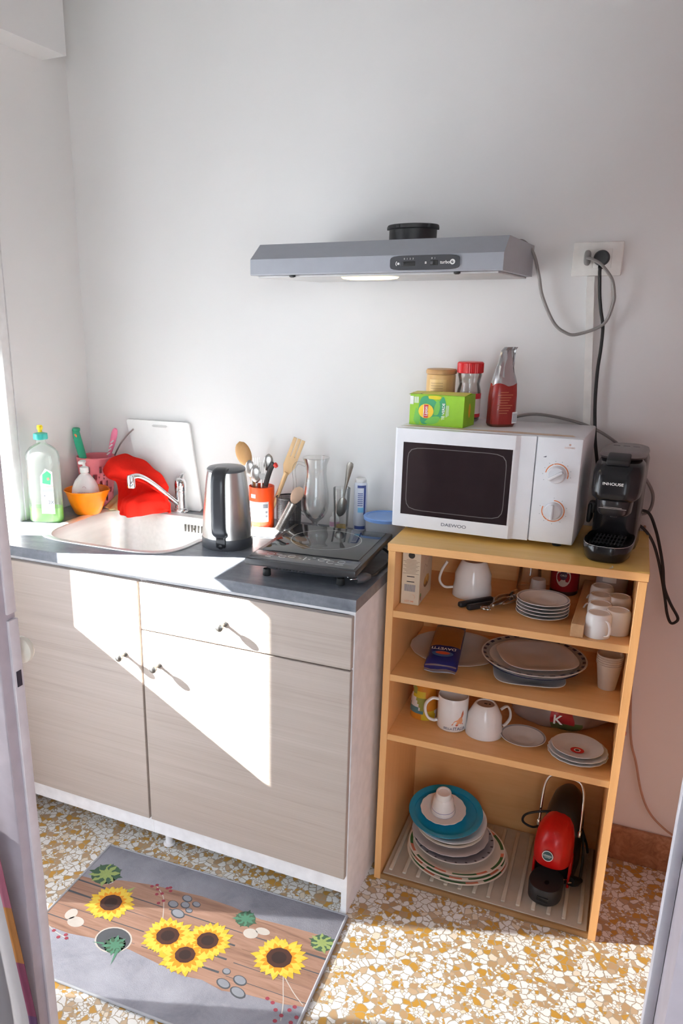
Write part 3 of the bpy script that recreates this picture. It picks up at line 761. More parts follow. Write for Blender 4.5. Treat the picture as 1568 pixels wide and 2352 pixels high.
dish_cloth()
sheet('sponge_cloth', [(-1.050,-.086,.955),(-1.015,-.080,.976),(-.985,-.078,.985),(-.955,-.078,.975)],
      [(-1.074,-.122,.9215),(-1.035,-.150,.9225),(-.998,-.158,.926),(-.958,-.150,.925)],
      M('sponge_yellow',(.55,.50,.26),.95,bmp=.3,nscale=180), 'pale yellow green sponge cloth under the red cloth at the sink edge', 'cloth', fold=.004, sag=-.004, th=.004, seed=5)
def board():
    P = [(-1.043,1.204),(-1.036,1.2095),(-.803,1.2105),(-.795,1.204),(-.748,.928),(-.756,.9185),(-.957,.9185),(-.968,.928)]
    # leaning on the wall: y follows height
    yy = lambda z: -.0185+.011*(z-.917)/.293
    def lay(d): return [V(x, yy(z)+d, z) for x, z in P]
    hole = [(-.940,1.193),(-.934,1.197),(-.884,1.197),(-.878,1.193),(-.884,1.189),(-.934,1.189)]
    m = MB(); m.loft([lay(0), lay(-.008)])
    t = solo('chopping_board', m, M('board_white',(.84,.84,.83),.35,var=.02), 'white plastic chopping board leaning on the wall behind the tap', 'chopping board', smooth=False)
    m = MB(); m.loft([[V(x,yy(z)-.0078,z) for x,z in hole],[V(x,yy(z)-.0086,z) for x,z in hole]]); obj('handle_slot', m, M('slot_shade',(.58,.58,.57),.6), t)
board()
def kettle():
    t = thing('electric_kettle', 'brushed steel electric kettle with a black handle, right of the sink', 'kettle', (-.4905,-.322,ZE), 0)
    m = MB(); m.lathe([(0,0),(.071,0),(.073,.003),(.0735,.026),(.0725,.030),(.06,.031)], 48); obj('base', m, DGREY, t)
    m = MB(); m.lathe([(.0722,.0305),(.0718,.034),(.068,.09),(.0625,.15),(.0565,.2),(.0535,.2165),(.050,.2175)], 64); obj('body', m, 'brushed_steel', t)
    m = MB(); m.lathe([(.0535,.2168),(.0545,.219),(.0545,.223),(.050,.227),(.03,.2305),(0,.2315)], 48); obj('lid', m, M('kettle_grey',(.13,.135,.145),.3), t)
    a = R(-76); c, s = math.cos(a), math.sin(a); P = lambda r, z: V(c*r, s*r, z)
    m = MB()
    pr = [(.046,.228),(.066,.228),(.081,.221),(.092,.204),(.0965,.17),(.097,.12),(.096,.075),(.091,.058),(.077,.050),(.069,.045)]
    w = V(-s, c, 0); lp = []
    S = spline([P(*p) for p in pr], 4)
    for i, p in enumerate(S):
        tg = (S[min(i+1,len(S)-1)]-S[max(i-1,0)]).normalized(); nrm = tg.cross(w).normalized(); hw = .0195; hn = .0085
        lp.append([p+w*(hw*q.x)+nrm*(hn*q.y) for q in sel(1,1,3.5,16)])
    m.loft(lp); obj('handle', m, M('kettle_black',(.035,.037,.043),.28), t)
    m = MB(); m.lathe([(.009,0),(.009,.004),(0,.006)], 16, P(.0735,.016), mx=Matrix.Rotation(a+R(90),3,'Z')@Matrix.Rotation(R(90),3,'X')); 
    m.box(P(.0725,.030), (.028,.012,.040), .004, rot=Matrix.Rotation(a+R(90),3,'Z')); obj('switch', m, BLACKG, t)
    m = MB(); b_ = a+PI; m.loft([sel(.014,.012,3,16,.048*math.cos(b_),.048*math.sin(b_),.200), sel(.017,.016,3,16,.055*math.cos(b_),.055*math.sin(b_),.216)]); obj('spout', m, 'brushed_steel', t)
kettle()

def caddy():
    cx, cy = -.490, -.098
    t = thing('utensil_holder', 'orange red cylinder holder with a white label, full of cutlery behind the kettle', 'utensil holder', (cx,cy,ZE))
    m = MB(); m.lathe([(0,.002),(.0375,.002),(.0375,0),(.0385,.001),(.0395,.128),(.0385,.1285),(.037,.126),(.036,.004),(0,.004)], 48); obj('cup', m, M('orange_red',(.80,.07,.01),.3), t)
    m = MB(); m.cylpatch((0,0), .0397, R(-140), R(-32), .022, .085, 16); m.cylpatch((0,0), .0402, R(-118), R(-92), .096, .108, 6)
    lb = obj('label', m, M('label_paper',(.80,.79,.80),.5), t, recalc=False)
    m = MB(); m.cylpatch((0,0),.0400,R(-58),R(-36),.066,.078,5); m.cylpatch((0,0),.0400,R(-47),R(-38),.050,.056,3); m.cylpatch((0,0),.0400,R(-47),R(-38),.037,.043,3)
    m.mi = 1
    for z in (.050,.054,.058,.062): m.cylpatch((0,0),.0400,R(-112),R(-84),z,z+.0015,5)
    m.mi = 2; m.cylpatch((0,0),.0400,R(-120),R(-70),.028,.040,6)
    obj('label_print', m, [GREYI, M('print_pale',(.55,.55,.62),.5), M('print_blush',(.80,.52,.50),.5)], lb, recalc=False)
    b = (cx,cy,ZE)
    # wooden spoon
    t = thing('wooden_spoon', 'wooden spoon with an oval bowl, leftmost in the orange red holder', 'spoon', b)
    m = MB(); m.tube([(-.006,.02,.010),(-.030,.014,.110),(-.048,.010,.178)], [.005,.0055,.006], 10); obj('handle', m, 'spoon_wood', t)
    c_ = V(-.064,.006,.222); ax = V(-.34,-.05,.94).normalized(); sd = V(.86,.36,.34).normalized(); sd = (sd-ax*sd.dot(ax)).normalized(); nn = ax.cross(sd)
    m = MB(); lp = []
    for k in range(13):
        u = -1+2*k/12; q = max(.0, 1-u*u)**.5
        lp.append([c_+ax*(.040*u)+sd*(.0235*q*p.x)+nn*((.006*p.y-.004)*q) for p in sel(1,1,2,16)])
    m.loft(lp); obj('bowl', m, 'spoon_wood', t)
    # wooden slotted turner
    t = thing('wooden_turner', 'light wooden slotted turner, rightmost and tallest in the orange red holder', 'turner', b)
    o = V(.012,.012,.010); ax = V(.066,.010,.172).normalized(); sd = V(.80,.30,-.52); sd = (sd-ax*sd.dot(ax)).normalized(); nn = ax.cross(sd)
    m = MB(); m.tube([o, o+ax*.175], [.0075,.009], 10, .8); obj('handle', m, 'pale_wood', t)
    m = MB()
    for xs in ((-.0185,-.0075),(-.0055,.0055),(.0075,.0185)): m.prism([(xs[0],.225),(xs[1],.225),(xs[1],.285),(xs[0],.285)], o-nn*.0025, sd, ax, nn*.005, .001)
    m.prism([(-.008,.168),(.008,.168),(.0185,.195),(.0185,.226),(-.0185,.226),(-.0185,.195)], o-nn*.0025, sd, ax, nn*.005, .001)
    obj('blade', m, 'pale_wood', t)
    def fork(label, bx, by, dx, dy, L, spoon=False, kind='fork'):
        t = thing({'fork':'table_fork','spoon':'table_spoon'}[kind], label, kind, b, group='steel cutlery in the orange red holder')
        o = V(bx,by,.012); tip = V(bx+dx,by+dy,.012+L); ax = (tip-o).normalized(); sd = V(.9,.43,0); sd = (sd-ax*sd.dot(ax)).normalized(); nn = ax.cross(sd)
        m = MB(); m.tube([o, o+ax*(L-.055)], [.0042,.0028], 8, .5); obj('handle', m, STEELD, t)
        m = MB()
        if spoon:
            lp = []
            for k in range(9):
                u = -1+2*k/8; q = max(.02,1-u*u)**.5
                lp.append([o+ax*(L-.026+.027*u)+sd*(.0155*q*p.x)+nn*((.0035*p.y-.003)*q) for p in sel(1,1,2,14)])
            m.loft(lp); obj('bowl', m, STEELD, t)
        else:
            m.prism([(-.003,L-.058),(.003,L-.058),(.0105,L-.044),(.0105,L-.036),(-.0105,L-.036),(-.0105,L-.044)], o, sd, ax, nn*.0016)
            for k in range(4): m.prism([(-.0105+k*.006,L-.037),(-.0075+k*.006,L-.037),(-.008+k*.006,L),(-.010+k*.006,L)], o, sd, ax, nn*.0016)
            obj('tines', m, STEELD, t)
        return t
    fork('steel table fork with tines up at the front of the orange red holder', .006,-.022,.010,-.004,.196)
    fork('steel fork tucked behind the front fork in the orange red holder', -.008,-.010,-.004,.0,.204)
    fork('steel spoon standing bowl up beside the wooden spoon in the holder', -.014,-.006,-.022,-.006,.196, True, 'spoon')
    fork('larger grey spoon at the back centre of the orange red holder', .004,.010,.014,.004,.214, True, 'spoon')
    fork('narrow steel spoon leaning left against the rim of the orange red holder', -.002,-.020,-.006,-.006,.182, True, 'spoon')
    t = thing('kitchen_knife', 'black handled knife with a red end in the orange red holder', 'knife', b)
    m = MB(); p = spline([(.012,.002,.128),(.020,.003,.158),(.030,.004,.186),(.040,.004,.200)], 5); m.tube(p, .0085, 12, .6); obj('handle', m, BLACKM, t)
    m = MB(); m.prism([(-.008,.012),(.008,.012),(.010,.130),(-.006,.130)], (.006,.002,0), X_, Z_, (0,.0014,0)); obj('blade', m, STEELD, t)
    m = MB(); m.lathe([(0,.004),(.008,.001),(.0085,-.006)], 12, (.047,.006,.196), mx=Matrix.Rotation(R(60),3,'Y')); obj('end_cap', m, M('red_plastic',(.60,.03,.02),.4), t)
caddy()
def mesh_cup():
    cx, cy = -.402, -.088
    t = thing('pencil_cup', 'black wire mesh cup standing right of the orange red holder', 'mesh cup', (cx,cy,ZE))
    m = MB(); m.lathe([(.0375,.002),(.0385,.099)], 64); obj('mesh_wall', m, 'wire_mesh', t)
    m = MB()
    m.tube([V(.0388*math.cos(a),.0388*math.sin(a),.0998) for a in [2*PI*k/40 for k in range(41)]], .0019, 8); obj('rim_wire', m, BLACKM, t)
    m = MB(); m.lathe([(0,.0003),(.0385,.0003),(.0395,.002),(.0385,.0038),(0,.0038)], 40); obj('base', m, BLACKM, t)
    t = thing('hand_grater', 'small round steel grater with a wooden handle leaning beside the mesh cup', 'grater', (-.379,-.152,ZE))
    ax = V(.050,.038,.120).normalized(); o = V(-.022,-.012,.012); sd = V(.86,.5,-.5); sd = (sd-ax*sd.dot(ax)).normalized(); nn = ax.cross(sd)
    m = MB(); lp = []
    for k in range(25):
        L = .092*k/24; r = .0135*(1+.05*(k%2)); lp.append([o+ax*L+sd*(r*p.x)+nn*(r*.8*p.y) for p in sel(1,1,2,20)])
    m.loft(lp); obj('grating_tube', m, M('grater_steel',(.55,.50,.45),.35,.9,var=.35,nscale=400), t)
    m = MB(); lp = []
    for L, r in ((.093,.006),(.098,.011),(.112,.0175),(.125,.0185),(.137,.015),(.146,.006)): lp.append([o+ax*L+sd*(r*p.x)+nn*(r*.5*p.y) for p in sel(1,1,2,20)])
    m.loft(lp); obj('handle', m, M('peach_wood',(.70,.48,.34),.55), t)
mesh_cup()
def jug():
    t = thing('glass_jug', 'tall clear footed glass jug with a looped handle behind the induction plate', 'jug', (-.325,-.062,ZE))
    pr = [(0,0),(.030,0),(.031,.003),(.012,.010),(.008,.018),(.012,.026),(.028,.040),(.038,.060),(.0415,.085),(.040,.115),(.034,.150),(.0315,.175),(.033,.200),(.041,.222)]
    m = MB(); m.lathe(pr, 48); m.lathe([(.0385,.222),(.0308,.198),(.029,.175),(.0315,.150),(.037,.115),(.0385,.085),(.035,.062),(.024,.044),(0,.036)], 48)
    m.lathe([(.041,.222),(.040,.2235),(.0385,.222)], 48)
    obj('body', m, 'clear_glass', t)
    S = spline([(-.030,-.010,.198),(-.052,-.016,.205),(-.064,-.02,.185),(-.060,-.02,.140),(-.062,-.02,.095),(-.052,-.016,.062),(-.030,-.010,.046)], 7)
    obj('handle', MB().tube(S, .0052, 12), 'clear_glass', t)
jug()
def tumbler():
    t = thing('glass_tumbler', 'clear glass tumbler with a little amber drink and a spoon in it', 'tumbler', (-.232,-.085,ZE))
    m = MB(); m.lathe([(0,0),(.019,0),(.020,.003),(.0255,.142),(.0248,.1435),(.0240,.142),(.0185,.012),(0,.010)], 40); obj('glass', m, 'clear_glass', t)
    m = MB(); m.lathe([(0,.0105),(.0182,.0125),(.0190,.028),(0,.028)], 32); obj('drink', m, 'amber_drink', t)
    t = thing('dessert_spoon', 'dark tarnished spoon standing head down in the glass tumbler', 'spoon', (-.232,-.085,ZE))
    o = V(-.003,-.004,.060); ax = V(.022,.006,.130).normalized(); sd = V(.9,.43,0); sd = (sd-ax*sd.dot(ax)).normalized(); nn = ax.cross(sd)
    SP = M('tarnished_steel',(.26,.24,.22),.28,1.,var=.25)
    m = MB(); lp = []
    for k in range(11):
        u = -1+2*k/10; q = max(.02,1-u*u)**.5; lp.append([o+ax*(.026+.030*u)+sd*(.0168*q*p.x)+nn*((.004*p.y+.003)*q) for p in sel(1,1,2,16)])
    m.loft(lp); obj('bowl', m, SP, t)
    m = MB(); lp = []
    for L, r in ((.054,.0028),(.07,.0032),(.10,.0048),(.13,.0080),(.152,.0100),(.160,.0085),(.163,.004)): lp.append([o+ax*L+sd*(r*p.x)+nn*(.0016*p.y) for p in sel(1,1,3,12)])
    m.loft(lp); obj('handle', m, SP, t)
tumbler()
def spray_can():
    t = thing('spray_can', 'slim blue and white printed can behind the glass tumbler', 'can', (-.187,-.045,ZE))
    def mat(i, j): return 0
    m = MB(); m.lathe([(0,0),(.018,0),(.0195,.002),(.0195,.150),(.018,.154),(.0155,.157)], 40); obj('body', m, M('can_pale',(.62,.66,.76),.3), t)
    m = MB(); m.lathe([(.0155,.1565),(.0165,.158),(.0165,.166),(.014,.169),(0,.170)], 32); obj('cap', m, W_WHITE, t)
    m = MB(); m.cylpatch((0,0),.0197,R(-100),R(-20),.142,.150,8); m.cylpatch((0,0),.0197,R(-42),R(-20),.060,.142,4); m.cylpatch((0,0),.0197,R(-125),R(-20),.016,.026,10)
    for k in range(7): m.cylpatch((0,0),.0197,R(-95),R(-50),.124-.006*k,.1265-.006*k,6)
    m.mi = 1; m.cylpatch((0,0),.0199,R(-92),R(-40),.068,.083,6)
    obj('label_print', m, [M('print_navy',(.05,.08,.28),.4), M('print_sky',(.20,.52,.78),.4)], t, recalc=False)
spray_can()
def small_bottle():
    t = thing('small_bottle', 'tiny white bottle with a pink band between jug and tumbler', 'bottle', (-.268,-.045,ZE))
    m = MB(); m.lathe([(0,0),(.0140,0),(.0150,.002),(.0150,.034),(.0125,.040),(.0075,.043)], 28); obj('body', m, W_WHITE, t)
    m = MB(); m.lathe([(.0153,.014),(.0153,.028)], 28); obj('label', m, M('label_pink',(.70,.42,.58),.4), t, recalc=False)
    m = MB(); m.lathe([(.0078,.0432),(.0082,.044),(.0082,.054),(.006,.057),(0,.0575)], 20); obj('cap', m, W_WHITE, t)
small_bottle()
def tub():
    t = thing('food_container', 'clear round tub with a blue lid, half behind the microwave', 'food tub', (-.090,-.100,ZE))
    m = MB(); m.lathe([(0,.001),(.050,0),(.053,.003),(.059,.068),(.058,.069),(.051,.005),(0,.004)], 48); obj('tub', m, 'clear_tub', t)
    m = MB(); m.lathe([(.0585,.0695),(.063,.068),(.0635,.076),(.061,.0785),(.055,.0785),(.053,.0755),(0,.0755)], 48); obj('lid', m, M('lid_blue',(.16,.30,.62),.35), t)
tub()
m = MB(); m.box((0,0,.004),(.125,.085,.008),.003)
o = solo('paper_packet', m, M('packet_white',(.78,.74,.73),.6), 'flat white paper packet with faint print lying below the orange red holder', 'packet', (-.462,-.178,ZE), R(12))
m = MB()
for k in range(5): m.poly([(-.05+k*.02,-.03),(-.04+k*.02,-.03),(-.038+k*.02,.03),(-.048+k*.02,.03)], (0,0,.0083), X_, Y_, k%3)
obj('print', m, [M('print_blush',(.8,.5,.5)), M('print_sage',(.50,.60,.50)), M('print_pale',(.5,.5,.6))], o, smooth=False, recalc=False)

def hotplate():
    t = thing('induction_plate', 'black portable induction plate on the worktop edge nearest the bookcase', 'hob', (-.1735,-.382,ZT), R(3))
    a, b = .1445, .180
    m = MB(); m.loft([sel(a-.030,b-.035,9,48,0,.01,.0175), sel(a-.022,b-.028,9,48,0,.008,.0365)]); obj('underbody', m, DGREY, t)
    m = MB(); m.box((0,0,.0455),(2*a,2*b,.0175),.004,2); obj('housing', m, M('hob_black',(.035,.035,.038),.3), t)
    m = MB(); m.box((0,.036,.0552),(.258,.270,.003),.0012); obj('glass_top', m, M('hob_glass',(.018,.018,.02),.045), t)
    m = MB(); m.box((0,-.139,.0549),(.276,.066,.0022),.001); obj('control_strip', m, M('hob_strip',(.085,.087,.095),.22), t)
    m = MB(); m.arc(.094,.0952,(-.004,.045,.0569),X_,Y_,0,2*PI,64); r_ = obj('cooking_ring', m, WHITEI, t, smooth=False, recalc=False)
    m = MB(); zz = .0562
    for x, y in ((-.092,-.130),(-.058,-.138),(-.036,-.129),(.043,-.129),(.068,-.138),(.094,-.129)):
        m.arc(.0085,.0097,(x,y,zz),X_,Y_,.5,2*PI-.4,18)
    for x, y, q in ((-.072,-.124,.008),(-.012,-.135,.003),(.012,-.135,.003),(.02,-.12,.004),(.056,-.122,.006)): m.poly([(-q,-.0012),(q,-.0012),(q,.0012),(-q,.0012)], (x,y,zz), X_, Y_)
    m.poly([(-.0009,-.012),(.0009,-.012),(.0009,.012),(-.0009,.012)], (0,-.134,zz), X_, Y_)
    m.text('ON/OFF', .004, (.094,-.150,zz), X_, Y_); m.text('TIMER', .004, (-.092,-.152,zz), X_, Y_)
    obj('control_print', m, WHITEI, t, smooth=False, recalc=False)
    for x, y in ((-.102,-.134),(.094,-.134),(-.102,.14),(.094,.14)):
        m = MB(); m.lathe([(.010,.0003),(.011,.002),(.0095,.0178)], 16, (x,y,0)); obj('foot', m, BLACKR, t)
    m = MB()
    for k in range(9): m.box((-.07+k*.009,-b+.0345,.028),(.004,.006,.009),.001)
    obj('vent', m, BLACKR, t)
    # lead and plug lying beside it
    c = obj('power_cord', MB().tube(spline([(.10,.16,.027),(.150,.13,.010),(.1625,.06,.0055),(.158,-.02,.0055),(.160,-.06,.011),(.153,-.088,.0140)],6), .0036, 8), BLACKR, t)
    m = MB(); q = Matrix.Translation(V(.153,-.088,.0145)) @ Matrix.Rotation(R(-52),4,'Z') @ Matrix.Rotation(R(90),4,'X')
    lp = [sel(a_,b_,3,20,0,0,z) for a_,b_,z in ((.005,.005,-.004),(.010,.009,.004),(.0165,.0125,.016),(.0175,.0130,.030),(.0165,.0125,.036))]
    m.loft(lp); bmesh.ops.transform(m.bm, matrix=q, verts=m.bm.verts); pl = obj('plug', m, M('plug_dark',(.09,.09,.095),.3), c)
    m = MB()
    for x in (-.0095,.0095): m.lathe([(.0023,.036),(.0023,.053),(.001,.055),(0,.055)], 10, (x,0,0))
    bmesh.ops.transform(m.bm, matrix=q, verts=m.bm.verts); obj('pin', m, CHROME, c)
hotplate()

# ------------------------------------------------------------------ bookcase
def bookcase():
    t = thing('bookcase', 'open beech shelf unit holding crockery beside the base cabinets', 'bookcase', (BX,BY,0), BR)
    w, d = .5925, .380
    for x0, x1 in ((0,.0185),(w-.0185,w)): obj('side_panel', MB().bx(x0,x1,0,d,.0005,ZB-.0205,.0006,1), 'beech_upright', t)
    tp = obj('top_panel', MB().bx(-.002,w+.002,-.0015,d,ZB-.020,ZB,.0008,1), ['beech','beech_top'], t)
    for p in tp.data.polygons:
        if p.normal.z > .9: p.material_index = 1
    for z in (S1, S2, S3): obj('shelf', MB().bx(.0187,w-.0187,.001,d-.012,z-.0185,z,.0006,1), 'beech', t)
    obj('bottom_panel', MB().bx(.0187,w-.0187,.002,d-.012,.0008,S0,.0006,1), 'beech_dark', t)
    m = MB(); m.bx(.0187,w-.0187,d-.0115,d-.006,.0008,ZB-.0205)
    m.mi = 1
    for x in (.225,.288): m.disc(.026, (x,d-.0118,.262), X_, Z_, 24)
    obj('back_panel', m, ['beech', M('hole_dark',(.06,.035,.02),.8)], t, smooth=False)
    m = MB()
    for x, z in ((w+.0002,.33),(w+.0002,.60)): m.box((x,.012,z),(.003,.006,.009),.001)
    obj('red_spot', m, M('red_speck',(.55,.04,.04),.5), t)
bookcase()

# ------------------------------------------------------------------ on top of the bookcase
MZ = 1.2775
MWX, MWY, MWR = -.0215, -.2735, R(-2.0)
def ML(x, y, z=0):
    c, s = math.cos(MWR), math.sin(MWR); return V(MWX+x*c-y*s, MWY+x*s+y*c, z)
def microwave():
    t = thing('microwave', 'white microwave oven with two dials standing on the bookcase', 'microwave', (MWX,MWY,ZB), MWR)
    W, D, z0, z1 = .4535, .255, .0125, MZ-ZB
    obj('cabinet', MB().bx(0,W,.022,D,z0,z1,.004,2), MWHITE, t)
    # door front with the bowed grip on its right edge
    xd = .3485
    pl = [(.001,.021),(.001,.004),(.006,.0),(.295,.0),(.302,.001),(.312,.009),(xd-.012,.0115),(xd-.001,.012),(xd-.001,.021)]
    m = MB()
    def strip(zl, zh, pts): m.loft([[V(x,y,zl) for x,y in pts],[V(x,y,zh) for x,y in pts]])
    wx0, wx1, wz0, wz1 = .0235, .2975, .0475, .2365
    strip(z0+.001, wz0, pl); strip(wz1, z1-.002, pl)
    strip(wz0, wz1, [(.001,.021),(.001,.004),(.006,0),(wx0,0),(wx0,.021)])
    strip(wz0, wz1, [(wx1,.021),(wx1,0),(.302,.001),(.312,.009),(xd-.012,.0115),(xd-.001,.012),(xd-.001,.021)])
    d = obj('door', m, MWHITE, t, ang=30)
    m = MB(); m.bx(wx0-.0005,wx1+.0005,.0012,.006,wz0-.0005,wz1+.0005); obj('window', m, M('dark_glass',(.022,.014,.016),.07,**{'Specular IOR Level':.32}), d, smooth=False)
    m = MB(); 
    for a_, b_ in ((.0125,.0135),): m.loft([sel((wx1-wx0)/2-.012,(wz1-wz0)/2-.012,9,64), sel((wx1-wx0)/2-.0135,(wz1-wz0)/2-.0135,9,64)], False, False)
    bmesh.ops.transform(m.bm, matrix=Matrix.Translation(V((wx0+wx1)/2,.0010,(wz0+wz1)/2))@Matrix.Rotation(R(90),4,'X'), verts=m.bm.verts)
    obj('window_outline', m, M('outline_grey',(.16,.15,.15),.4), d, smooth=False, recalc=False)
    m = MB(); m.text('DAEWOO', .0080, (.166,-.0004,.031), X_, Z_, sx=1.25); obj('lettering', m, GREYI, d, smooth=False, recalc=False)
    m = MB(); m.bx(xd+.001,W-.001,.0125,.021,z0+.001,z1-.002,.003,2); p = obj('control_panel', m, MWHITE, t)
    for zc, ang, kind in ((.1835,32,0),(.0945,90,1)):
        m = MB(); m.lathe([(.0215,.0),(.0215,.003),(.0195,.0125),(.018,.014),(0,.014)], 40, (.4010,.0125,zc), mx=Matrix.Rotation(R(90),3,'X'))
        q = Matrix.Rotation(-R(ang),3,'Y'); m.box((.4010,-.007,zc),(.037,.014,.0075),.003,2,rot=q)
        obj('dial', m, M('dial_white',(.76,.76,.79),.25), p)
        m = MB(); o = (.4010,.0122,zc)
        segs = ((-.06,.20),(.24,.72),(.76,1.05)) if kind == 0 else ((.52,.20-1),(.85,1.3),(1.34,1.75),(1.78,2.05),(-.80,.5))
        if kind == 0:
            for a0, a1 in ((-.10*PI,.02*PI),(.03*PI,.60*PI),(.62*PI,.96*PI)): m.arc(.0245,.0268,o,X_,Z_,a0,a1,20)
        else:
            for a0, a1 in ((-1.12*PI,-.82*PI),(-.81*PI,-.66*PI),(-.65*PI,-.35*PI),(-.34*PI,.50*PI)): m.arc(.0245,.0268,o,X_,Z_,a0,a1,24)
        obj('dial_ring', m, ORANGEI, p, smooth=False, recalc=False)
        m = MB()
        for k in range(9):
            a = PI*(-1.1+.2*k) if kind else PI*(-.05+.15*k); m.disc(.0011,(.4010+.032*math.cos(a),.0122,zc+.032*math.sin(a)),X_,Z_,8)
        obj('dial_marks', m, M('mark_grey',(.45,.50,.52),.5), p, smooth=False, recalc=False)
    m = MB(); m.text('DAEWOO', .0035, (.424,.0122,.249), X_, Z_); m.disc(.0025,(.424,.0122,.256),X_,Z_,10); obj('badge', m, M('badge_peach',(.72,.48,.40),.5), p, smooth=False, recalc=False)
    m = MB(); m.poly([(-.004,-.001),(.003,-.0012),(.004,.003)], (.370,.0122,.224), X_, Z_); obj('chip_mark', m, GREYI, p, smooth=False, recalc=False)
    for x in (.04,W-.04):
        for y in (.05,D-.03):
            m = MB(); m.lathe([(.011,.0005),(.012,.012),(0,.0127)], 16, (x,y,0)); obj('foot', m, BLACKR, t)
    # flat peach strip along the top front edge
    m = MB(); m.poly([(.012,.026),(.27,.026),(.33,.024),(W-.02,.025),(W-.03,.048),(.30,.052),(.16,.045),(.03,.050)], (0,0,z1+.0003), X_, Y_); obj('peach_strip', m, M('strip_peach',(.70,.52,.38),.5), t, smooth=False, recalc=False)
    # mains lead arching over to the coffee machine side
    iv = Matrix.Rotation(-MWR,4,'Z') @ Matrix.Translation(V(-MWX,-MWY,-ZB))
    P = [(.20,-.0135,1.265),(.2313,-.012,1.2846),(.2885,-.014,1.2962),(.366,-.016,1.2867),(.4319,-.018,1.268),(.4876,-.020,1.2378),(.535,-.024,1.197),(.566,-.022,1.156),(.594,-.016,1.108),(.592,-.022,1.066),(.568,-.04,1.055),(.535,-.05,1.052)]
    obj('power_cord', MB().tube([iv @ p for p in spline([V(*p) for p in P],6)], .0040, 8), GREYC, t)
microwave()

def tea_box():
    t = thing('tea_box', 'bright green opened tea carton at the front of the microwave top', 'box', (-.0035,-.212,MZ+.0006), R(-8))
    w, d, h = .1455, .080, .0785
    m = MB(); th = .0012
    m.bx(0,w,0,th,0,h); m.bx(0,w,d-th,d,0,h); m.bx(0,th,th,d-th,0,h); m.bx(w-th,w,th,d-th,0,h); m.bx(th,w-th,th,d-th,0,.002)
    G = M('tea_green',(.25,.50,.012),.42); 
    obj('carton', m, G, t, smooth=False)
    m = MB(); m.loft([[V(0,.004,h+.0004),V(w,.004,h+.0004),V(w,d*.62,h+.0045),V(0,d*.55,h+.003)],[V(0,.004,h+.0012),V(w,.004,h+.0012),V(w,d*.62,h+.0053),V(0,d*.55,h+.0038)]]); 
    obj('lid_flap', m, M('flap_yellow',(.66,.62,.10),.5), t, smooth=False)
    m = MB(); m.loft([[V(-.004,.0,h-.002),V(.03,.0,h+.0005),V(.03,.03,h+.002),V(-.004,.03,h+.001)],[V(-.004,.0,h-.001),V(.03,.0,h+.0015),V(.03,.03,h+.003),V(-.004,.03,h+.002)]]); obj('side_flap', m, M('flap_dark',(.22,.26,.06),.5), t, smooth=False)
    DG, YG, LE = M('tea_dark',(.03,.30,.12),.42), M('tea_lime',(.42,.60,.03),.42), M('tea_leaf',(.14,.45,.06),.42)
    f = lambda x, z, k=1: (x, -.0004*k, z)
    m = MB()
    def blob(pts, mi, k=1): m.mi = mi; S = spline([(x,0,z) for x,z in pts]+[(pts[0][0],0,pts[0][1])],5)[:-1]; m.face([V(p.x,-.0004*k,p.z) for p in S])
    blob([(.022,.028),(.030,.068),(.052,.074),(.076,.060),(.090,.075),(.098,.052),(.086,.022),(.058,.006),(.038,.003),(.030,.012)], 0)
    blob([(.066,.028),(.068,.050),(.077,.066),(.083,.050),(.078,.030)], 2, 2); blob([(.042,.008),(.058,.022),(.082,.024),(.078,.010),(.058,.003)], 2, 2); blob([(.012,.012),(.018,.044),(.030,.024),(.028,.004),(.020,.002)], 2, 2)
    blob([(.052,.068),(.080,.068),(.082,.0755),(.052,.0755)], 1, 2)
    m.mi = 3; m.poly([(.0005,.052),(.010,.052),(.010,.073),(.0005,.073)], f(0,0,2), X_, Z_)
    obj('printed_leaves', m, [DG, M('tea_yellow',(.72,.60,.01),.42), LE, M('tea_white',(.78,.80,.76),.5)], t, smooth=False, recalc=False)
    m = MB(); m.disc(.0075, (w+.0004,.040,.040), Y_, Z_, 24, .0185); obj('side_emblem', m, M('emblem_orange_side',(.72,.36,.02),.4), t, smooth=False, recalc=False)
    m = MB(); m.disc(.0205, f(.0455,.0365,3), X_, Z_, 32, .0185)
    m.mi = 1; m.poly([(-.0062,-.0165),(.0062,-.0165),(.0050,0),(.0062,.0165),(-.0062,.0165),(-.0050,0)], f(.0455,.0365,4), X_, Z_)
    m.mi = 2; m.poly([(-.0070,-.0165),(-.0062,-.0165),(-.0050,0),(-.0062,.0165),(-.0070,.0165)], f(.0455,.0365,4), X_, Z_)
    obj('emblem', m, [M('emblem_yellow',(.85,.55,.02),.4), M('emblem_red',(.55,.04,.03),.4), M('tea_white',(.78,.80,.76),.5)], t, smooth=False, recalc=False)
    m = MB(); m.text('Lipton', .0082, f(.0455,.0365,5), Z_, -X_, sx=.80); obj('emblem_lettering', m, WHITEI, t, smooth=False, recalc=False)
    m = MB(); m.text('TÈ VERDE', .0068, f(.0925,.038,5), Z_, -X_, sx=1.0); obj('lettering', m, WHITEI, t, smooth=False, recalc=False)
    m = MB()
    for k in range(3): m.poly([(-.0005,-.016+.002*k),(.0005,-.016+.002*k),(.0005,.014),(-.0005,.014)], f(.1000+.003*k,.040,3), X_, Z_)
    for k in range(6): m.poly([(0,0),(.0012,0),(.0012,.016),(0,.016)], f(.012+k*.0022,.056,4), X_, Z_)
    obj('fine_print', m, WHITEI, t, smooth=False, recalc=False)
tea_box()
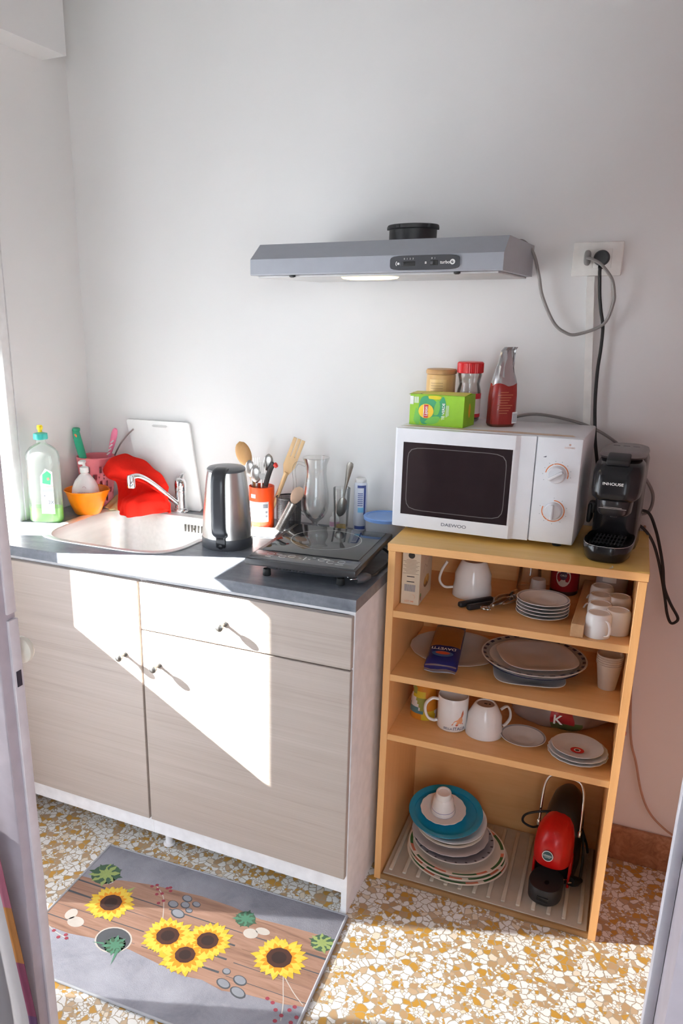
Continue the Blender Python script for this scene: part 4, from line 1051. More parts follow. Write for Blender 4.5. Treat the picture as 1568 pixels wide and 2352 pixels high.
def jars():
    t = thing('storage_jar', 'tan glass jar with a flat wooden lid behind the tea carton', 'jar', (.0415,-.078,MZ+.0005))
    m = MB(); m.lathe([(0,0),(.036,0),(.0385,.004),(.0385,.117),(.037,.1205),(0,.1205)], 48); obj('body', m, M('jar_tan',(.66,.42,.17),.3), t)
    m = MB(); m.lathe([(.0375,.1208),(.0402,.122),(.0405,.130),(.038,.1335),(0,.1345)], 48); obj('lid', m, 'spoon_wood', t)
    m = MB(); m.cylpatch((0,0),.0389,R(-125),R(-55),.030,.108,12); m.mi = 1
    for k in range(6): m.cylpatch((0,0),.0392,R(-118),R(-68),.098-.007*k,.0995-.007*k,8)
    m.text('GOLD', .0075, (0,0,0), X_, Z_, cyl=((0,0),.0393,R(-72),.061))
    obj('label', m, [M('jar_label',(.74,.50,.20),.4), M('jar_ink',(.45,.26,.10),.5)], t, recalc=False)
    t = thing('coffee_jar', 'waisted glass coffee jar with a ribbed red lid beside the tan jar', 'jar', (.1185,-.080,MZ+.0005))
    m = MB(); m.lathe([(0,.001),(.026,0),(.0305,.004),(.0315,.02),(.0315,.075),(.030,.084),(.0262,.096),(.0285,.110),(.031,.120),(.0305,.1255)], 40)
    m.lathe([(.0290,.1255),(.029,.119),(.0268,.110),(.0245,.096),(.0285,.082),(.030,.07),(.030,.008),(0,.004)], 40); obj('glass', m, 'clear_glass', t)
    m = MB(); m.lathe([(0,.0045),(.0292,.0065),(.0298,.068),(0,.070)], 32); obj('coffee', m, M('coffee_brown',(.07,.025,.012),.8,bmp=.4,nscale=500), t)
    m = MB(); m.lathe([(.0322,.126),(.0335,.127),(.0335,.1515),(.031,.1545),(0,.155)], 80, wob=lambda i,a: 1+.018*math.cos(40*a)*(1<=i<=2)); obj('lid', m, M('lid_red',(.62,.012,.015),.3), t)
    m = MB(); m.lathe([(.0318,.012),(.0318,.074)], 40); m.mi = 1; m.lathe([(.0320,.060),(.0320,.074)], 40); m.lathe([(.0320,.012),(.0320,.021)], 40)
    m.mi = 2; a = R(-62)
    m.cylpatch((0,0),.0322,a-.30,a+.30,.033,.049,8)
    m.mi = 0; m.text('ORO', .006, (0,0,0), X_, Z_, cyl=((0,0),.0324,a,.041))
    obj('label', m, [M('cof_label',(.72,.60,.58),.4), M('cof_red',(.60,.02,.03),.4), M('cof_plum',(.09,.025,.05),.4)], t, recalc=False)
jars()
def coffee_bag():
    t = thing('coffee_bag', 'crumpled red and silver coffee bag with a folded top on the microwave', 'bag', (.2165,-.140,MZ+.0005), R(32))
    lv = [(.031,.024,0,0,0),(.033,.026,.006,0,0),(.034,.027,.045,0,0),(.033,.026,.080,.0,0),(.030,.021,.105,.001,0),(.026,.014,.125,.001,0),(.022,.008,.150,.003,.002),(.019,.0045,.170,.006,.004),(.017,.002,.188,.010,.006),(.015,.0012,.196,.014,.004)]
    rnd = random.Random(4); lp = []
    for k, (a, b, z, dx, dy) in enumerate(lv):
        lp.append([V(p.x+dx+rnd.uniform(-1,1)*(.0013 if k < 4 else .0026)*min(1,k), p.y+dy+rnd.uniform(-1,1)*(.0013 if k < 4 else .0026)*min(1,k), p.z+(.004*math.sin(i*.9+k) if 3 < k < 8 else 0)) for i, p in enumerate(sel(a,b,3.2,28,0,0,z))])
    m = MB(); m.loft(lp, mat=lambda i, j: 1 if i >= 4 else (2 if i == 0 else 0))
    obj('pouch', m, [M('bag_red',(.30,.022,.018),.3), M('bag_silver',(.50,.49,.50),.26,.75), M('bag_dark',(.13,.03,.015),.35)], t, ang=24)
    m = MB()
    for k in range(9):
        z = .086-.0065*k; w_ = .006+.004*((k*7)%4); m.poly([(-.012-w_*.5,z),(.0+w_,z),(.0+w_,z+.0014),(-.012-w_*.5,z+.0014)], (-.002,-.0282,0), X_, Z_)
    m.mi = 1; m.poly([(.018,.008),(.031,.010),(.031,.038),(.018,.037)], (0,-.0282,0), X_, Z_)
    m.mi = 2
    for k in range(7): m.poly([(.0195+k*.0016,.012),(.0203+k*.0016,.012),(.0203+k*.0016,.034),(.0195+k*.0016,.034)], (0,-.0284,0), X_, Z_)
    obj('print', m, [M('bag_gold',(.62,.25,.12),.4), WHITEI, GREYI], t, smooth=False, recalc=False)
coffee_bag()

def coffee_maker():
    o = BL(.5115,.205,ZB+.0004)
    t = thing('capsule_coffee_maker', 'glossy black capsule coffee machine on the bookcase right of the microwave', 'coffee machine', o, R(-4))
    KZ = .905
    f = lambda a, b, n, cx, cy, z, N=44: sel(a, b, n, N, cx, cy, z*KZ if z > .05 else z)
    m = MB()   # column and back, full height
    m.loft([f(.052,.075,4,0,.035,0), f(.053,.076,4,0,.035,.004), f(.052,.074,4,0,.036,.10), f(.052,.074,4,0,.036,.20), f(.053,.074,3.6,0,.036,.235), f(.049,.066,3,0,.038,.252), f(.036,.05,3,0,.038,.258)])
    obj('body', m, BLACKG, t, ang=50)
    m = MB()   # drip tray, rounded front
    m.loft([f(.045,.080,3,0,-.082,0), f(.050,.086,3,0,-.082,.006), f(.0535,.089,3,0,-.082,.022), f(.0545,.090,3,0,-.082,.036), f(.0525,.088,3,0,-.082,.039), f(.046,.080,3,0,-.082,.0375), f(.045,.079,3,0,-.082,.030)])
    tr = obj('drip_tray', m, BLACKG, t, ang=50)
    m = MB()
    for k in range(9): m.box((-.032+k*.008,-.09,.0375),(.003,.09,.0016),.0006)
    for k in range(3): m.box((0,-.125+k*.03,.0375),(.07,.003,.0016),.0006)
    obj('grate', m, BLACKM, tr)
    m = MB(); m.tube([V(p.x,p.y,.0392) for p in f(.0530,.0885,3,0,-.082,0)[22:44]], .0008, 6); obj('chrome_line', m, CHROME, tr)
    m = MB()   # head
    m.loft([f(.045,.06,4,0,-.058,.150), f(.052,.068,4,0,-.056,.158), f(.0545,.071,4,0,-.052,.175), f(.0545,.069,4,0,-.048,.215), f(.052,.062,3.6,0,-.042,.236), f(.044,.05,3,0,-.034,.247)])
    hd = obj('head', m, BLACKG, t, ang=50)
    m = MB(); m.loft([f(.050,.086,3.4,0,.012,.250), f(.0525,.091,3.4,0,.010,.256), f(.050,.087,3.4,0,.014,.263), f(.040,.07,3,0,.02,.267)]); ld = obj('top_cover', m, M('cover_taupe',(.20,.17,.165),.35), t, ang=50)
    m = MB()
    for k in range(3): m.box((-.022+k*.022,.035,.2668*KZ),(.015,.004,.0012),.0005)
    obj('top_slots', m, BLACKR, ld)
    m = MB(); m.box((-.002,-.083,.2515*KZ),(.050,.040,.017),.005,2,rot=Matrix.Rotation(R(20),3,'X')); obj('latch', m, BLACKM, hd)
    m = MB()   # capsule group below the head
    m.loft([f(.034,.042,2.6,0,-.062,.108), f(.038,.046,2.6,0,-.062,.114), f(.0395,.048,2.6,0,-.062,.142), f(.040,.048,2.6,0,-.060,.152)]); g = obj('brew_group', m, M('group_black',(.03,.028,.03),.2), t, ang=50)
    m = MB(); m.lathe([(0,.086),(.0075,.086),(.010,.0985)], 18, (0,-.062,0)); obj('nozzle', m, BLACKM, g)
    m = MB(); m.text('INHOUSE', .0062, (-.004,-.1222,.195*KZ), X_, Z_, sx=1.2)
    bmesh.ops.transform(m.bm, matrix=Matrix.Translation(V(0,.0005,0)), verts=m.bm.verts); obj('lettering', m, WHITEI, hd, smooth=False, recalc=False)
    m = MB()
    for z, w_ in ((.1315,.020),(.1285,.030)): m.poly([(-w_,0),(w_,0),(w_,.0011),(-w_,.0011)], (0,-.1112,z*KZ), X_, Z_)
    obj('script_line', m, M('pale_script',(.45,.42,.40),.4), g, smooth=False, recalc=False)
    m = MB(); m.box((-.060,.03,.085),(.018,.03,.03),.006); m.box((-.064,.03,.072),(.010,.045,.05),.006); obj('side_lever', m, BLACKM, t)
    # black lead: up the wall to the socket, with a spare loop hanging on the right
    iv = Matrix.Rotation(R(4),4,'Z') @ Matrix.Translation(-o)
    P = [(.505,-.055,1.06),(.468,-.035,1.13),(.4454,-.0225,1.2163),(.437,-.020,1.2726),(.4300,-.020,1.34),(.4273,-.020,1.4161),(.4290,-.020,1.47),(.4276,-.020,1.523),(.419,-.021,1.56),(.4123,-.022,1.596),(.4080,-.026,1.635),(.4068,-.036,1.652),(.4072,-.045,1.664)]
    c = obj('power_cord', MB().tube([iv @ p for p in spline([V(*p) for p in P],6)], .0042, 8), BLACKR, t)
    m = MB(); m.lathe([(0,.0102),(.013,.0102),(.0165,.016),(.0185,.030),(.0185,.040),(.015,.045),(0,.047)], 28, mx=Matrix.Rotation(R(90),3,'X'))
    m.box((0,-.036,-.020),(.012,.014,.012),.003)
    for v in m.bm.verts: v.co = iv @ (V(.4078,0,1.6845)+v.co)
    obj('plug', m, M('plug_black',(.028,.03,.032),.42), c)
    P = [(.545,-.050,1.062),(.5661,-.04,1.0673),(.5915,-.036,1.0607),(.612,-.034,1.02),(.6282,-.034,.9718),(.642,-.034,.92),(.652,-.034,.8679),(.672,-.034,.825),(.694,-.034,.7896),(.690,-.034,.775),(.679,-.034,.7724),(.668,-.030,.795),(.658,-.028,.835),(.643,-.028,.8907),(.628,-.030,.94),(.6117,-.034,.9815),(.592,-.04,1.012),(.5685,-.045,1.0314),(.545,-.050,1.036)]
    obj('cord_loop', MB().tube([iv @ p for p in spline([V(*p) for p in P],6)], .0038, 8), BLACKR, t)
coffee_maker()
m = MB(); m.tube(spline([(0,0,.0012),(.006,.008,.0014),(.004,.02,.0012)],5), .0009, 6)
solo('thread', m, WHITEI, 'scrap of white thread on the bookcase top below the coffee machine', 'thread', BL(.512,.003,ZB))

# ------------------------------------------------------------------ crockery helpers
def plate(name, r, h, label, loc, mats=None, well=.62, seg=64, rim=None, rz=0., tilt=None, n=2., scal=0., rb=.90, group=None, cat='plate', deep=0.):
    """rim(i,j)->material slot for the flat rim band (band index 5..7)"""
    rw = r*well
    pr = [(0,.0014),(rw*.8,.0014),(rw*.86,0),(rw*.92,.0012),(rw,.003),(r-.0015,h-.0022),(r,h-.0008),(r-.0006,h),(r*.965,h-.0003),(r*rb,h-.0012-.03*h),(r*.84,h-.0022-.11*h),(rw*1.08,.0085+deep),(rw*.94,.0050+deep*.5),(rw*.5,.0042),(0,.0042)]
    m = MB()
    if n == 2:
        m.lathe(pr, seg, mat=(lambda i, j: rim(i, j)) if rim else None, wob=(lambda i,a: 1+scal*math.cos(seg/4*a)*(5<=i<=8)) if scal else None)
    else:
        m.loft([[V(p.x,p.y,z) for p in sel(max(q,1e-4),max(q,1e-4)*.94,n if q > rw else 2.2,seg)] for q, z in pr], True, True)
    return solo(name, m, mats or [CERAM], label, cat, loc, rz, group, rot=tilt)
def mug_handle(m, pts, r, flat=.55): return m.tube(spline(pts, 6), r, 10, flat)
LB = lambda x, y, z: BL(x, y, z)

# ------------------------------------------------------------------ upper compartment
def carton():
    t = thing('carton', 'cream biscuit carton with a barcode at the left of the top compartment', 'carton', LB(.0225,.059,S1+.0004), BR)
    w, d, h = .0475, .135, .148
    obj('box', MB().bx(0,w,0,d,0,h,.0008,1), M('carton_cream',(.70,.60,.46),.45), t, smooth=False)
    m = MB(); m.disc(.0085, (.0235,-.0003,.134), X_, Z_, 20)
    for k in range(11): q = .013+.004*((k*5)%3); m.poly([(-q,0),(q,0),(q,.0013),(-q,.0013)], (.0235,-.0003,.121-.0037*k), X_, Z_, 1)
    for z in (.0755,.0615): m.poly([(-.010,0),(.010,0),(.010,.0024),(-.010,.0024)], (.0235,-.0003,z), X_, Z_, 0)
    for k in range(14): m.poly([(0,0),(.0009+.0004*(k%2),0),(.0009+.0004*(k%2),.019),(0,.019)], (.008+k*.0021,-.0003,.036), X_, Z_, 2)
    m.mi = 3; m.text('LOT 248', .0045, (.022,-.0003,.009), X_, Z_); m.arc(.006,.0066,(.030,-.0003,.022),X_,Z_,-.8,1.6,10)
    obj('print', m, [M('ink_black',(.03,.025,.02),.5), M('ink_brown',(.36,.27,.18),.5), M('ink_blue',(.12,.14,.22),.5), M('ink_coral',(.72,.25,.12),.5)], t, smooth=False, recalc=False)
    m = MB(); x = w+.0003
    def b(cy, cz, a_, c_, mi, nn=14): m.mi = mi; m.disc(a_, (x+.00005*mi,cy,cz), Y_, Z_, nn, c_)
    b(.075,.046,.030,.016,0); b(.062,.050,.014,.011,1); b(.090,.050,.012,.012,1); b(.075,.056,.010,.009,2); b(.015,.020,.008,.010,3); b(.018,.014,.005,.006,4)
    m.mi = 4
    S = spline([(x,.035,.118),(x,.045,.140),(x,.055,.112),(x,.068,.136),(x,.078,.112),(x,.095,.134)],6)
    for p, q in zip(S, S[1:]): m.face([p+Z_*-.0012, q+Z_*-.0012, q+Z_*.0012, p+Z_*.0012])
    m.mi = 0; S = spline([(x,.035,.080),(x,.055,.097),(x,.075,.086),(x,.095,.100)],6)
    for p, q in zip(S, S[1:]): m.face([p+Z_*-.0008, q+Z_*-.0008, q+Z_*.0008, p+Z_*.0008])
    obj('picture', m, [M('pic_brown',(.25,.12,.04),.5), M('pic_ochre',(.66,.36,.08),.5), M('pic_gold',(.74,.50,.16),.5), M('pic_green',(.16,.32,.10),.5), M('ink_rose',(.62,.16,.17),.5)], t, smooth=False, recalc=False)
carton()
def cup_upside(name, loc, rz, label, r0, r1, H, hpts, hr, mark=False):
    t = thing(name, label, 'cup', loc, rz)
    m = MB(); pr = [(r0-.003,.0),(r0,.0008),(r0,.003),(r0*.985,.02*H/.09),(r0*.93,.38*H),(r0*.80+r1*.2,.62*H),(r1*1.12,.93*H),(r1,.985*H),(r1*.93,H),(r1*.86,H-.0005),(r1*.82,H-.003),(0,H-.003)]
    m.lathe(pr, 48); obj('body', m, CERAM, t)
    m = MB(); m.disc(r1*.80, (0,0,H-.0026), X_, Y_, 24); 
    if mark: m.mi = 1; m.box((0,0,H-.0024),(.008,.006,.0006)); m.box((.010,.001,H-.0024),(.005,.007,.0006))
    obj('foot_ring', m, [M('unglazed',(.46,.33,.27),.7), M('stamp',(.05,.04,.04),.6)], t, smooth=False)
    m = MB(); mug_handle(m, hpts, hr); obj('handle', m, CERAM, t)
cup_upside('mug', LB(.181,.200,S1+.0004), 0, 'big white mug upside down on the upper shelf, its handle to the left', .0515, .031, .098,
           [(-.046,-.012,.020),(-.070,-.022,.020),(-.083,-.028,.040),(-.078,-.026,.068),(-.066,-.022,.092)], [.0062]*25)
def corkscrew():
    t = thing('corkscrew', 'steel winged corkscrew lying on the upper shelf beside the saucers', 'corkscrew', LB(.263,.122,S1+.0166), BR+R(66))
    K = M('antique_steel',(.50,.46,.42),.26,1.,var=.2)
    m = MB(); m.tube([(-.030,0,0),(-.012,0,0),(.0,0,0),(.020,0,0),(.035,0,0)], [.0055,.0085,.0065,.0085,.0075], 14)
    obj('barrel', m, K, t)
    m = MB(); m.tube(spline([(-.030,0,0),(-.046,.002,0),(-.060,.012,0),(-.066,.0,0),(-.060,-.012,0),(-.046,-.002,0),(-.032,0,0)],5), .0034, 8); obj('key_loop', m, K, t)
    for s in (-1, 1):
        m = MB(); m.tube(spline([(.0,s*.010,0),(.012,s*.018,.002),(.034,s*.022,.003),(.058,s*.019,.002),(.072,s*.014,0)],5), [.0045]*10+[.0055]*11, 10, .6)
        for k in range(4): m.box((-.004+k*.0042,s*.0095,0),(.002,.004,.006),.0006)
        obj('wing', m, K, t)
    m = MB(); m.tube([V(.036+.0026*k*.5,.0042*math.cos(k*.75),.0042*math.sin(k*.75)) for k in range(30)], .0015, 6); obj('worm', m, K, t)
    m = MB(); m.lathe([(.012,.070),(.0155,.074),(.0155,.088),(.012,.092),(.010,.090),(.0095,.074)], 24, mx=Matrix.Rotation(R(90),3,'Y')); obj('bell', m, K, t)
corkscrew()
def knives():
    for i, (x0, y0, x1, y1, lab) in enumerate(((.168,.090,.240,.170,'black handled knife lying nearest the upside down mug on the upper shelf'),(.192,.078,.246,.134,'black handled knife lying closest to the corkscrew on the upper shelf'))):
        a, b = LB(x0,y0,S1), LB(x1,y1,S1); dx = (b-a); L = dx.length
        t = thing('kitchen_knife', lab, 'knife', a, math.atan2(dx.y,dx.x))
        m = MB(); m.box((L*.5,0,.0078),(L,.015,.0145),.005,3); obj('handle', m, BLACKM, t)
        m = MB(); m.prism([(0,-.008),(.07,-.008),(.088,.004),(0,.009)], (L,0,.0075), X_, Y_, (0,0,.0013)); obj('blade', m, STEELD, t)
knives()
def saucer_stack():
    band = M('saucer_band',(.42,.43,.47),.2)
    for k in range(5):
        lab = ['lowest white saucer of the five stacked on the upper shelf','second saucer from the bottom of the five on the upper shelf','middle saucer of the five stacked on the upper shelf','second saucer from the top of the five on the upper shelf','topmost white saucer of the stack of five on the upper shelf'][k]
        plate('saucer', .0635, .0155, lab, LB(.370+.001*(k%2),.112,S1+.0004+.0088*k), [CERAM2, band], .5, 56, lambda i,j: 1 if i == 8 else 0, group='saucers stacked on the upper shelf', cat='saucer')
saucer_stack()
m = MB(); m.lathe([(.0195,0),(.0225,.0),(.023,.002),(.0185,.046),(.017,.0485),(.0,.0485)], 36)
solo('small_cup', m, M('cup_matt',(.66,.63,.62),.4), 'little white cup upside down behind the saucer stack', 'cup', LB(.343,.262,S1+.0004))
m = MB(); m.lathe([(.030,.0),(.031,.0),(.0325,.001),(.027,.100),(.026,.1015),(0,.1015)], 36); m.lathe([(.030,.0),(.0255,.096),(0,.097)], 36)
solo('drinking_glass', m, 'clear_glass', 'clear drinking glass upside down behind the little white cup', 'glass', LB(.315,.315,S1+.0004))
def red_tin():
    t = thing('coffee_tin', 'dark red coffee tin with a cream oval badge at the back of the upper shelf', 'tin', LB(.405,.325,S1+.0004))
    m = MB(); m.lathe([(0,0),(.034,0),(.0365,.003),(.0365,.012)], 40); m.mi=1; m.lathe([(.0365,.012),(.0372,.013),(.0372,.115),(.035,.118),(0,.118)], 40); obj('body', m, [M('tin_base',(.06,.02,.02),.3), M('tin_red',(.30,.012,.022),.25)], t)
    m = MB(); a = R(-92); c0 = V(0,0,0)
    def ov(ra, rz_, z, off, mi):
        m.mi = mi; pts = []
        for k in range(20): th = 2*PI*k/20; q = a+ra*math.cos(th)/.0372; pts.append(V((.0372+off)*math.cos(q),(.0372+off)*math.sin(q),z+rz_*math.sin(th)))
        cc = V((.0374+off)*math.cos(a),(.0374+off)*math.sin(a),z)
        for k in range(20): m.face([cc, pts[k], pts[(k+1)%20]])
    ov(.019,.026,.052,.0004,0); ov(.010,.013,.058,.0009,1)
    m.mi = 0; m.text('ORO', .005, (0,0,0), X_, Z_, cyl=((0,0),.0388,a,.058))
    obj('badge', m, [M('badge_cream',(.62,.50,.44),.4), M('badge_plum',(.06,.02,.05),.4)], t, recalc=False)
red_tin()
solo('wood_batten', MB().box((0,.176,.0162),(.029,.352,.032),.001,1), 'batten_wood', 'wooden batten lying on the upper shelf between saucers and espresso cups', 'batten', LB(.4595,.0065,S1+.0004), BR-R(1.5))
def espresso_cups():
    t = thing('espresso_cup', 'front left espresso cup, brightest and nearest the shelf edge', 'cup', LB(.5030,.0395,S1+.0004), R(-52), 'espresso cups upside down by the batten')
    m = MB(); m.lathe([(.0275,0),(.0285,.0006),(.0288,.003),(.0290,.044),(.0275,.0535),(.0245,.0575),(.0225,.0580),(.0215,.0565),(.0,.0560)], 40); obj('body', m, CERAM, t)
    m = MB(); mug_handle(m, [(.0275,0,.046),(.036,0,.045),(.0435,0,.032),(.041,0,.016),(.0275,0,.008)], .0036); obj('handle', m, CERAM, t)
    for x, y, rz, lab in ((.5435,.0765,R(-118),'front right espresso cup beside the bookcase side'),(.5025,.1085,R(150),'espresso cup directly behind the brightest one, second in the left row'),
                          (.5015,.176,R(140),'third espresso cup back in the left row by the batten'),(.5015,.246,R(130),'rearmost espresso cup of the left row by the batten'),(.5435,.180,R(-140),'rear right espresso cup along the bookcase side')):
        dup(t, LB(x,y,S1+.0004), rz, lab)
espresso_cups()
def back_box():
    t = thing('white_canister', 'pale canister with a white label behind the espresso cups', 'canister', LB(.522,.322,S1+.0004), BR)
    m = MB(); m.lathe([(0,0),(.037,0),(.039,.002),(.039,.10),(.036,.104),(0,.105)], 36); obj('body', m, M('canister_grey',(.46,.43,.44),.4), t)
    m = MB(); m.cylpatch((0,0),.0393,R(-125),R(-75),.055,.085,8); obj('label', m, WHITEI, t, recalc=False)
back_box()

# ------------------------------------------------------------------ second compartment: plates, pasta, paper cups
plate('dinner_plate', .123, .0175, 'large plain off white plate under the pasta packet', LB(.147,.205,S2+.0004), [M('plate_beige',(.60,.54,.51),.22,var=.02)], .60, 72, scal=.006, group=None)
def pasta():
    a, b = LB(.1445,.018,0), LB(.116,.315,0); d = b-a; L = d.length; rz = math.atan2(d.y,d.x)-R(90)
    t = thing('pasta_packet', 'blue pasta packet with an orange window lying across the plain plate', 'packet', (a.x,a.y,S2+.0135), 0, rot=(R(3.6),0,rz))
    lp = []; n = 26; rnd = random.Random(9)
    prof = [(-.006,.040,.0012),(.006,.041,.0015),(.020,.043,.008),(.035,.043,.0125),(.12,.042,.0135),(.24,.041,.0130),(.262,.040,.008),(.275,.040,.0012)]
    m = MB()
    for y, hw, hz in prof: lp.append([V(p.x+rnd.uniform(-.0006,.0006), y+.004*math.sin(p.x*90+y*30)*(hz<.005), .0137+p.z_ if False else .0137+p.y*hz/.0137+rnd.uniform(-.0005,.0005)) for p in [V(hw*q.x,.0137*q.y,0) for q in sel(1,1,2.6,n)]])
    def mat(i, j): return 1 if i in (4,5) and .14*n/2 < j < n/2-.14*n/2 else (2 if i in (0,6) and j%3==0 else 0)
    lp2 = []
    for i in range(len(lp)-1):
        for k in range(3):
            u = k/3; lp2.append([p.lerp(q,u) for p, q in zip(lp[i], lp[i+1])])
    lp2.append(lp[-1])
    def mat2(i, j):
        y = (lp2[i][0].y+lp2[i+1][0].y)/2; top = 2 <= j <= n/2-3
        if top and .128 < y < .238: return 1
        if top and .112 < y <= .128: return 3
        if y < .003 or (.012 < y < .018 and top): return 2
        return 0
    m.loft(lp2, mat=mat2); obj('packet', m, [M('packet_navy',(.012,.022,.16),.25), M('pasta_orange',(.33,.13,.02),.3), M('packet_silver',(.42,.42,.50),.25,.6), M('packet_red',(.58,.045,.02),.3)], t, ang=60)
    m = MB(); m.text('DAVETTI', .0135, (-.002,.098,.0284), -X_, -Y_, sx=.85)
    bmesh.ops.transform(m.bm, matrix=Matrix.Identity(4), verts=m.bm.verts)
    m.mi = 1; m.disc(.019, (-.002,.074,.0283), X_, Y_, 24, .0085)
    m.mi = 2; m.disc(.028, (-.002,.070,.0280), X_, Y_, 24, .016)
    obj('print', m, [WHITEI, M('emblem_tomato',(.65,.10,.04),.4), M('print_blue',(.03,.13,.34),.3)], t, smooth=False, recalc=False)
pasta()
NAVY = M('navy_glaze',(.02,.022,.09),.2)
plate('square_plate', .089, .016, 'grey white rounded square plate at the bottom of the pile on the second shelf', LB(.352,.130,S2+.0004), [M('plate_grey',(.74,.74,.72),.2,var=.02)], .6, 64, n=4.2, rz=R(12), group='plates piled on the second shelf')
plate('dinner_plate', .123, .0195, 'navy edged plate just above the square plate on the second shelf', LB(.357,.176,S2+.0135), [CERAM2, NAVY], .6, 64, lambda i,j: 1 if i in (4,5,6,7) else 0, group='plates piled on the second shelf')
def blocks(i, j): return 1 if i == 8 and j % 6 in (0, 1, 2) else (2 if i in (8, 9) else 0)
plate('dinner_plate', .1335, .021, 'big plate with a rim of small navy blocks on the second shelf', LB(.357,.176,S2+.0245), [CERAM2, NAVY, M('plate_greygreen',(.36,.38,.40),.2,var=.02)], .62, 168, blocks, rb=.905, group='plates piled on the second shelf')
plate('soft_square_plate', .098, .019, 'plain white rounded square plate topmost of the pile on the second shelf', LB(.367,.158,S2+.0360), [M('plate_pinkwhite',(.64,.58,.55),.2,var=.02)], .55, 72, n=2.9, rz=R(25), deep=.002, group='plates piled on the second shelf')
def paper_cups():
    labs = ['outermost paper cup at the bottom of the nested cups on the second shelf','second paper cup from the bottom of the nested cups','third paper cup from the bottom of the nested cups','fourth paper cup from the bottom of the nested cups','topmost paper cup of the nested stack, open end up']
    for k in range(5):
        m = MB(); m.lathe([(0,.003),(.0195,.003),(.0200,0),(.0210,.0),(.0300,.066),(.0312,.0665),(.0318,.068),(.0312,.0692),(.0300,.0690),(.0202,.006),(0,.006)], 40)
        solo('paper_cup', m, M('paper_cup',(.66,.55,.46),.55), labs[k], 'cup', LB(.5405,.152,S2+.0004+.0058*k), 0, 'nested paper cups on the second shelf')
paper_cups()

# ------------------------------------------------------------------ third compartment
def patterned_mug():
    t = thing('mug', 'colourful painted mug with fruit patches behind the white printed mug', 'mug', LB(.082,.145,S3+.0004), R(20))
    nz, na = 12, 48; H = .112; rnd = random.Random(11)
    cells = [(rnd.uniform(0,2*PI), rnd.uniform(0,H), rnd.choice([0,1,2,3,3,4,5])) for _ in range(26)]
    def mat(i, j):
        a = 2*PI*j/na; z = H*i/nz
        best = min(cells, key=lambda c: (min(abs(a-c[0]),2*PI-abs(a-c[0]))*.036)**2+(z-c[1])**2); return best[2]
    rad = lambda z: .0345+.003*math.exp(-((z-.02)/.03)**2)-.006*max(0,(z-.06)/.05)
    m = MB(); m.loft([[V(rad(H*i/nz)*math.cos(2*PI*j/na), rad(H*i/nz)*math.sin(2*PI*j/na), H*i/nz) for j in range(na)] for i in range(nz+1)], True, False, mat)
    obj('body', m, [M('fruit_orange',(.62,.22,.02),.2), M('fruit_yellow',(.62,.44,.03),.2), M('fruit_olive',(.30,.30,.06),.2), M('glaze_white',(.66,.62,.60),.2), M('glaze_teal',(.10,.22,.24),.2), M('glaze_red',(.42,.06,.03),.2)], t)
    m = MB(); m.lathe([(.0325,H+.0002),(.0275,H-.004),(.029,.01),(0,.008)], 40); obj('inside', m, CERAM2, t)
patterned_mug()
def italia_mug():
    t = thing('mug', 'white souvenir mug lettered with ITALIA, handle to the left', 'mug', LB(.1685,.112,S3+.0004), 0)
    m = MB(); r = .0405; m.lathe([(0,.001),(.034,0),(.037,.001),(r,.006),(r,.0945),(.0395,.0962),(.0375,.095),(.037,.009),(0,.006)], 56); obj('body', m, CERAM, t)
    m = MB(); mug_handle(m, [(-.037,-.016,.082),(-.052,-.022,.084),(-.066,-.029,.070),(-.068,-.030,.048),(-.060,-.026,.026),(-.046,-.020,.018),(-.037,-.016,.020)], .0058, .7); obj('handle', m, CERAM, t)
    m = MB(); a = R(-62)
    m.text('ITALIA', .0092, (0,0,0), X_, Z_, cyl=((0,0),r+.0003,R(-47),.0135), sx=.95); m.text('BELLA', .0062, (0,0,0), X_, Z_, cyl=((0,0),r+.0003,R(-92),.0125))
    def cb(pts, mi):
        m.mi = mi; q = [V((r+.0004)*math.cos(a_),(r+.0004)*math.sin(a_),z) for a_, z in pts]; c = sum(q, V(0,0,0))/len(q); c = V(c.x*(r+.0006)/math.hypot(c.x,c.y), c.y*(r+.0006)/math.hypot(c.x,c.y), c.z)
        for k in range(len(q)): m.face([c, q[k], q[(k+1)%len(q)]])
    cb([(R(-78),.026),(R(-70),.036),(R(-58),.040),(R(-48),.048),(R(-40),.050),(R(-36),.036),(R(-40),.027),(R(-60),.025)], 1)
    cb([(R(-46),.046),(R(-42),.060),(R(-36),.068),(R(-33),.055),(R(-38),.046)], 2); cb([(R(-80),.0245),(R(-60),.0215),(R(-34),.026),(R(-34),.029),(R(-60),.0245),(R(-78),.0268)], 3)
    obj('print', m, [M('print_slate',(.14,.16,.24),.4), M('print_apricot',(.78,.36,.18),.4), M('print_terracotta',(.66,.20,.10),.4), M('print_brick',(.60,.06,.03),.4)], t, recalc=False)
italia_mug()
cup_upside('mug', LB(.2545,.112,S3+.0004), 0, 'white mug upside down on the third shelf, right of the printed mug', .0485, .0275, .089,
           [(.036,.024,.066),(.050,.034,.074),(.058,.040,.060),(.060,.041,.038),(.052,.036,.022),(.044,.030,.016)], .0055, True)
plate('saucer', .0585, .0165, 'small plain grey white saucer on the third shelf, beside the upside down mug', LB(.3560,.112,S3+.0004), [CERAM2, M('saucer_line',(.36,.37,.40),.2)], .5, 56, lambda i,j: 1 if i == 8 else 0, cat='saucer')
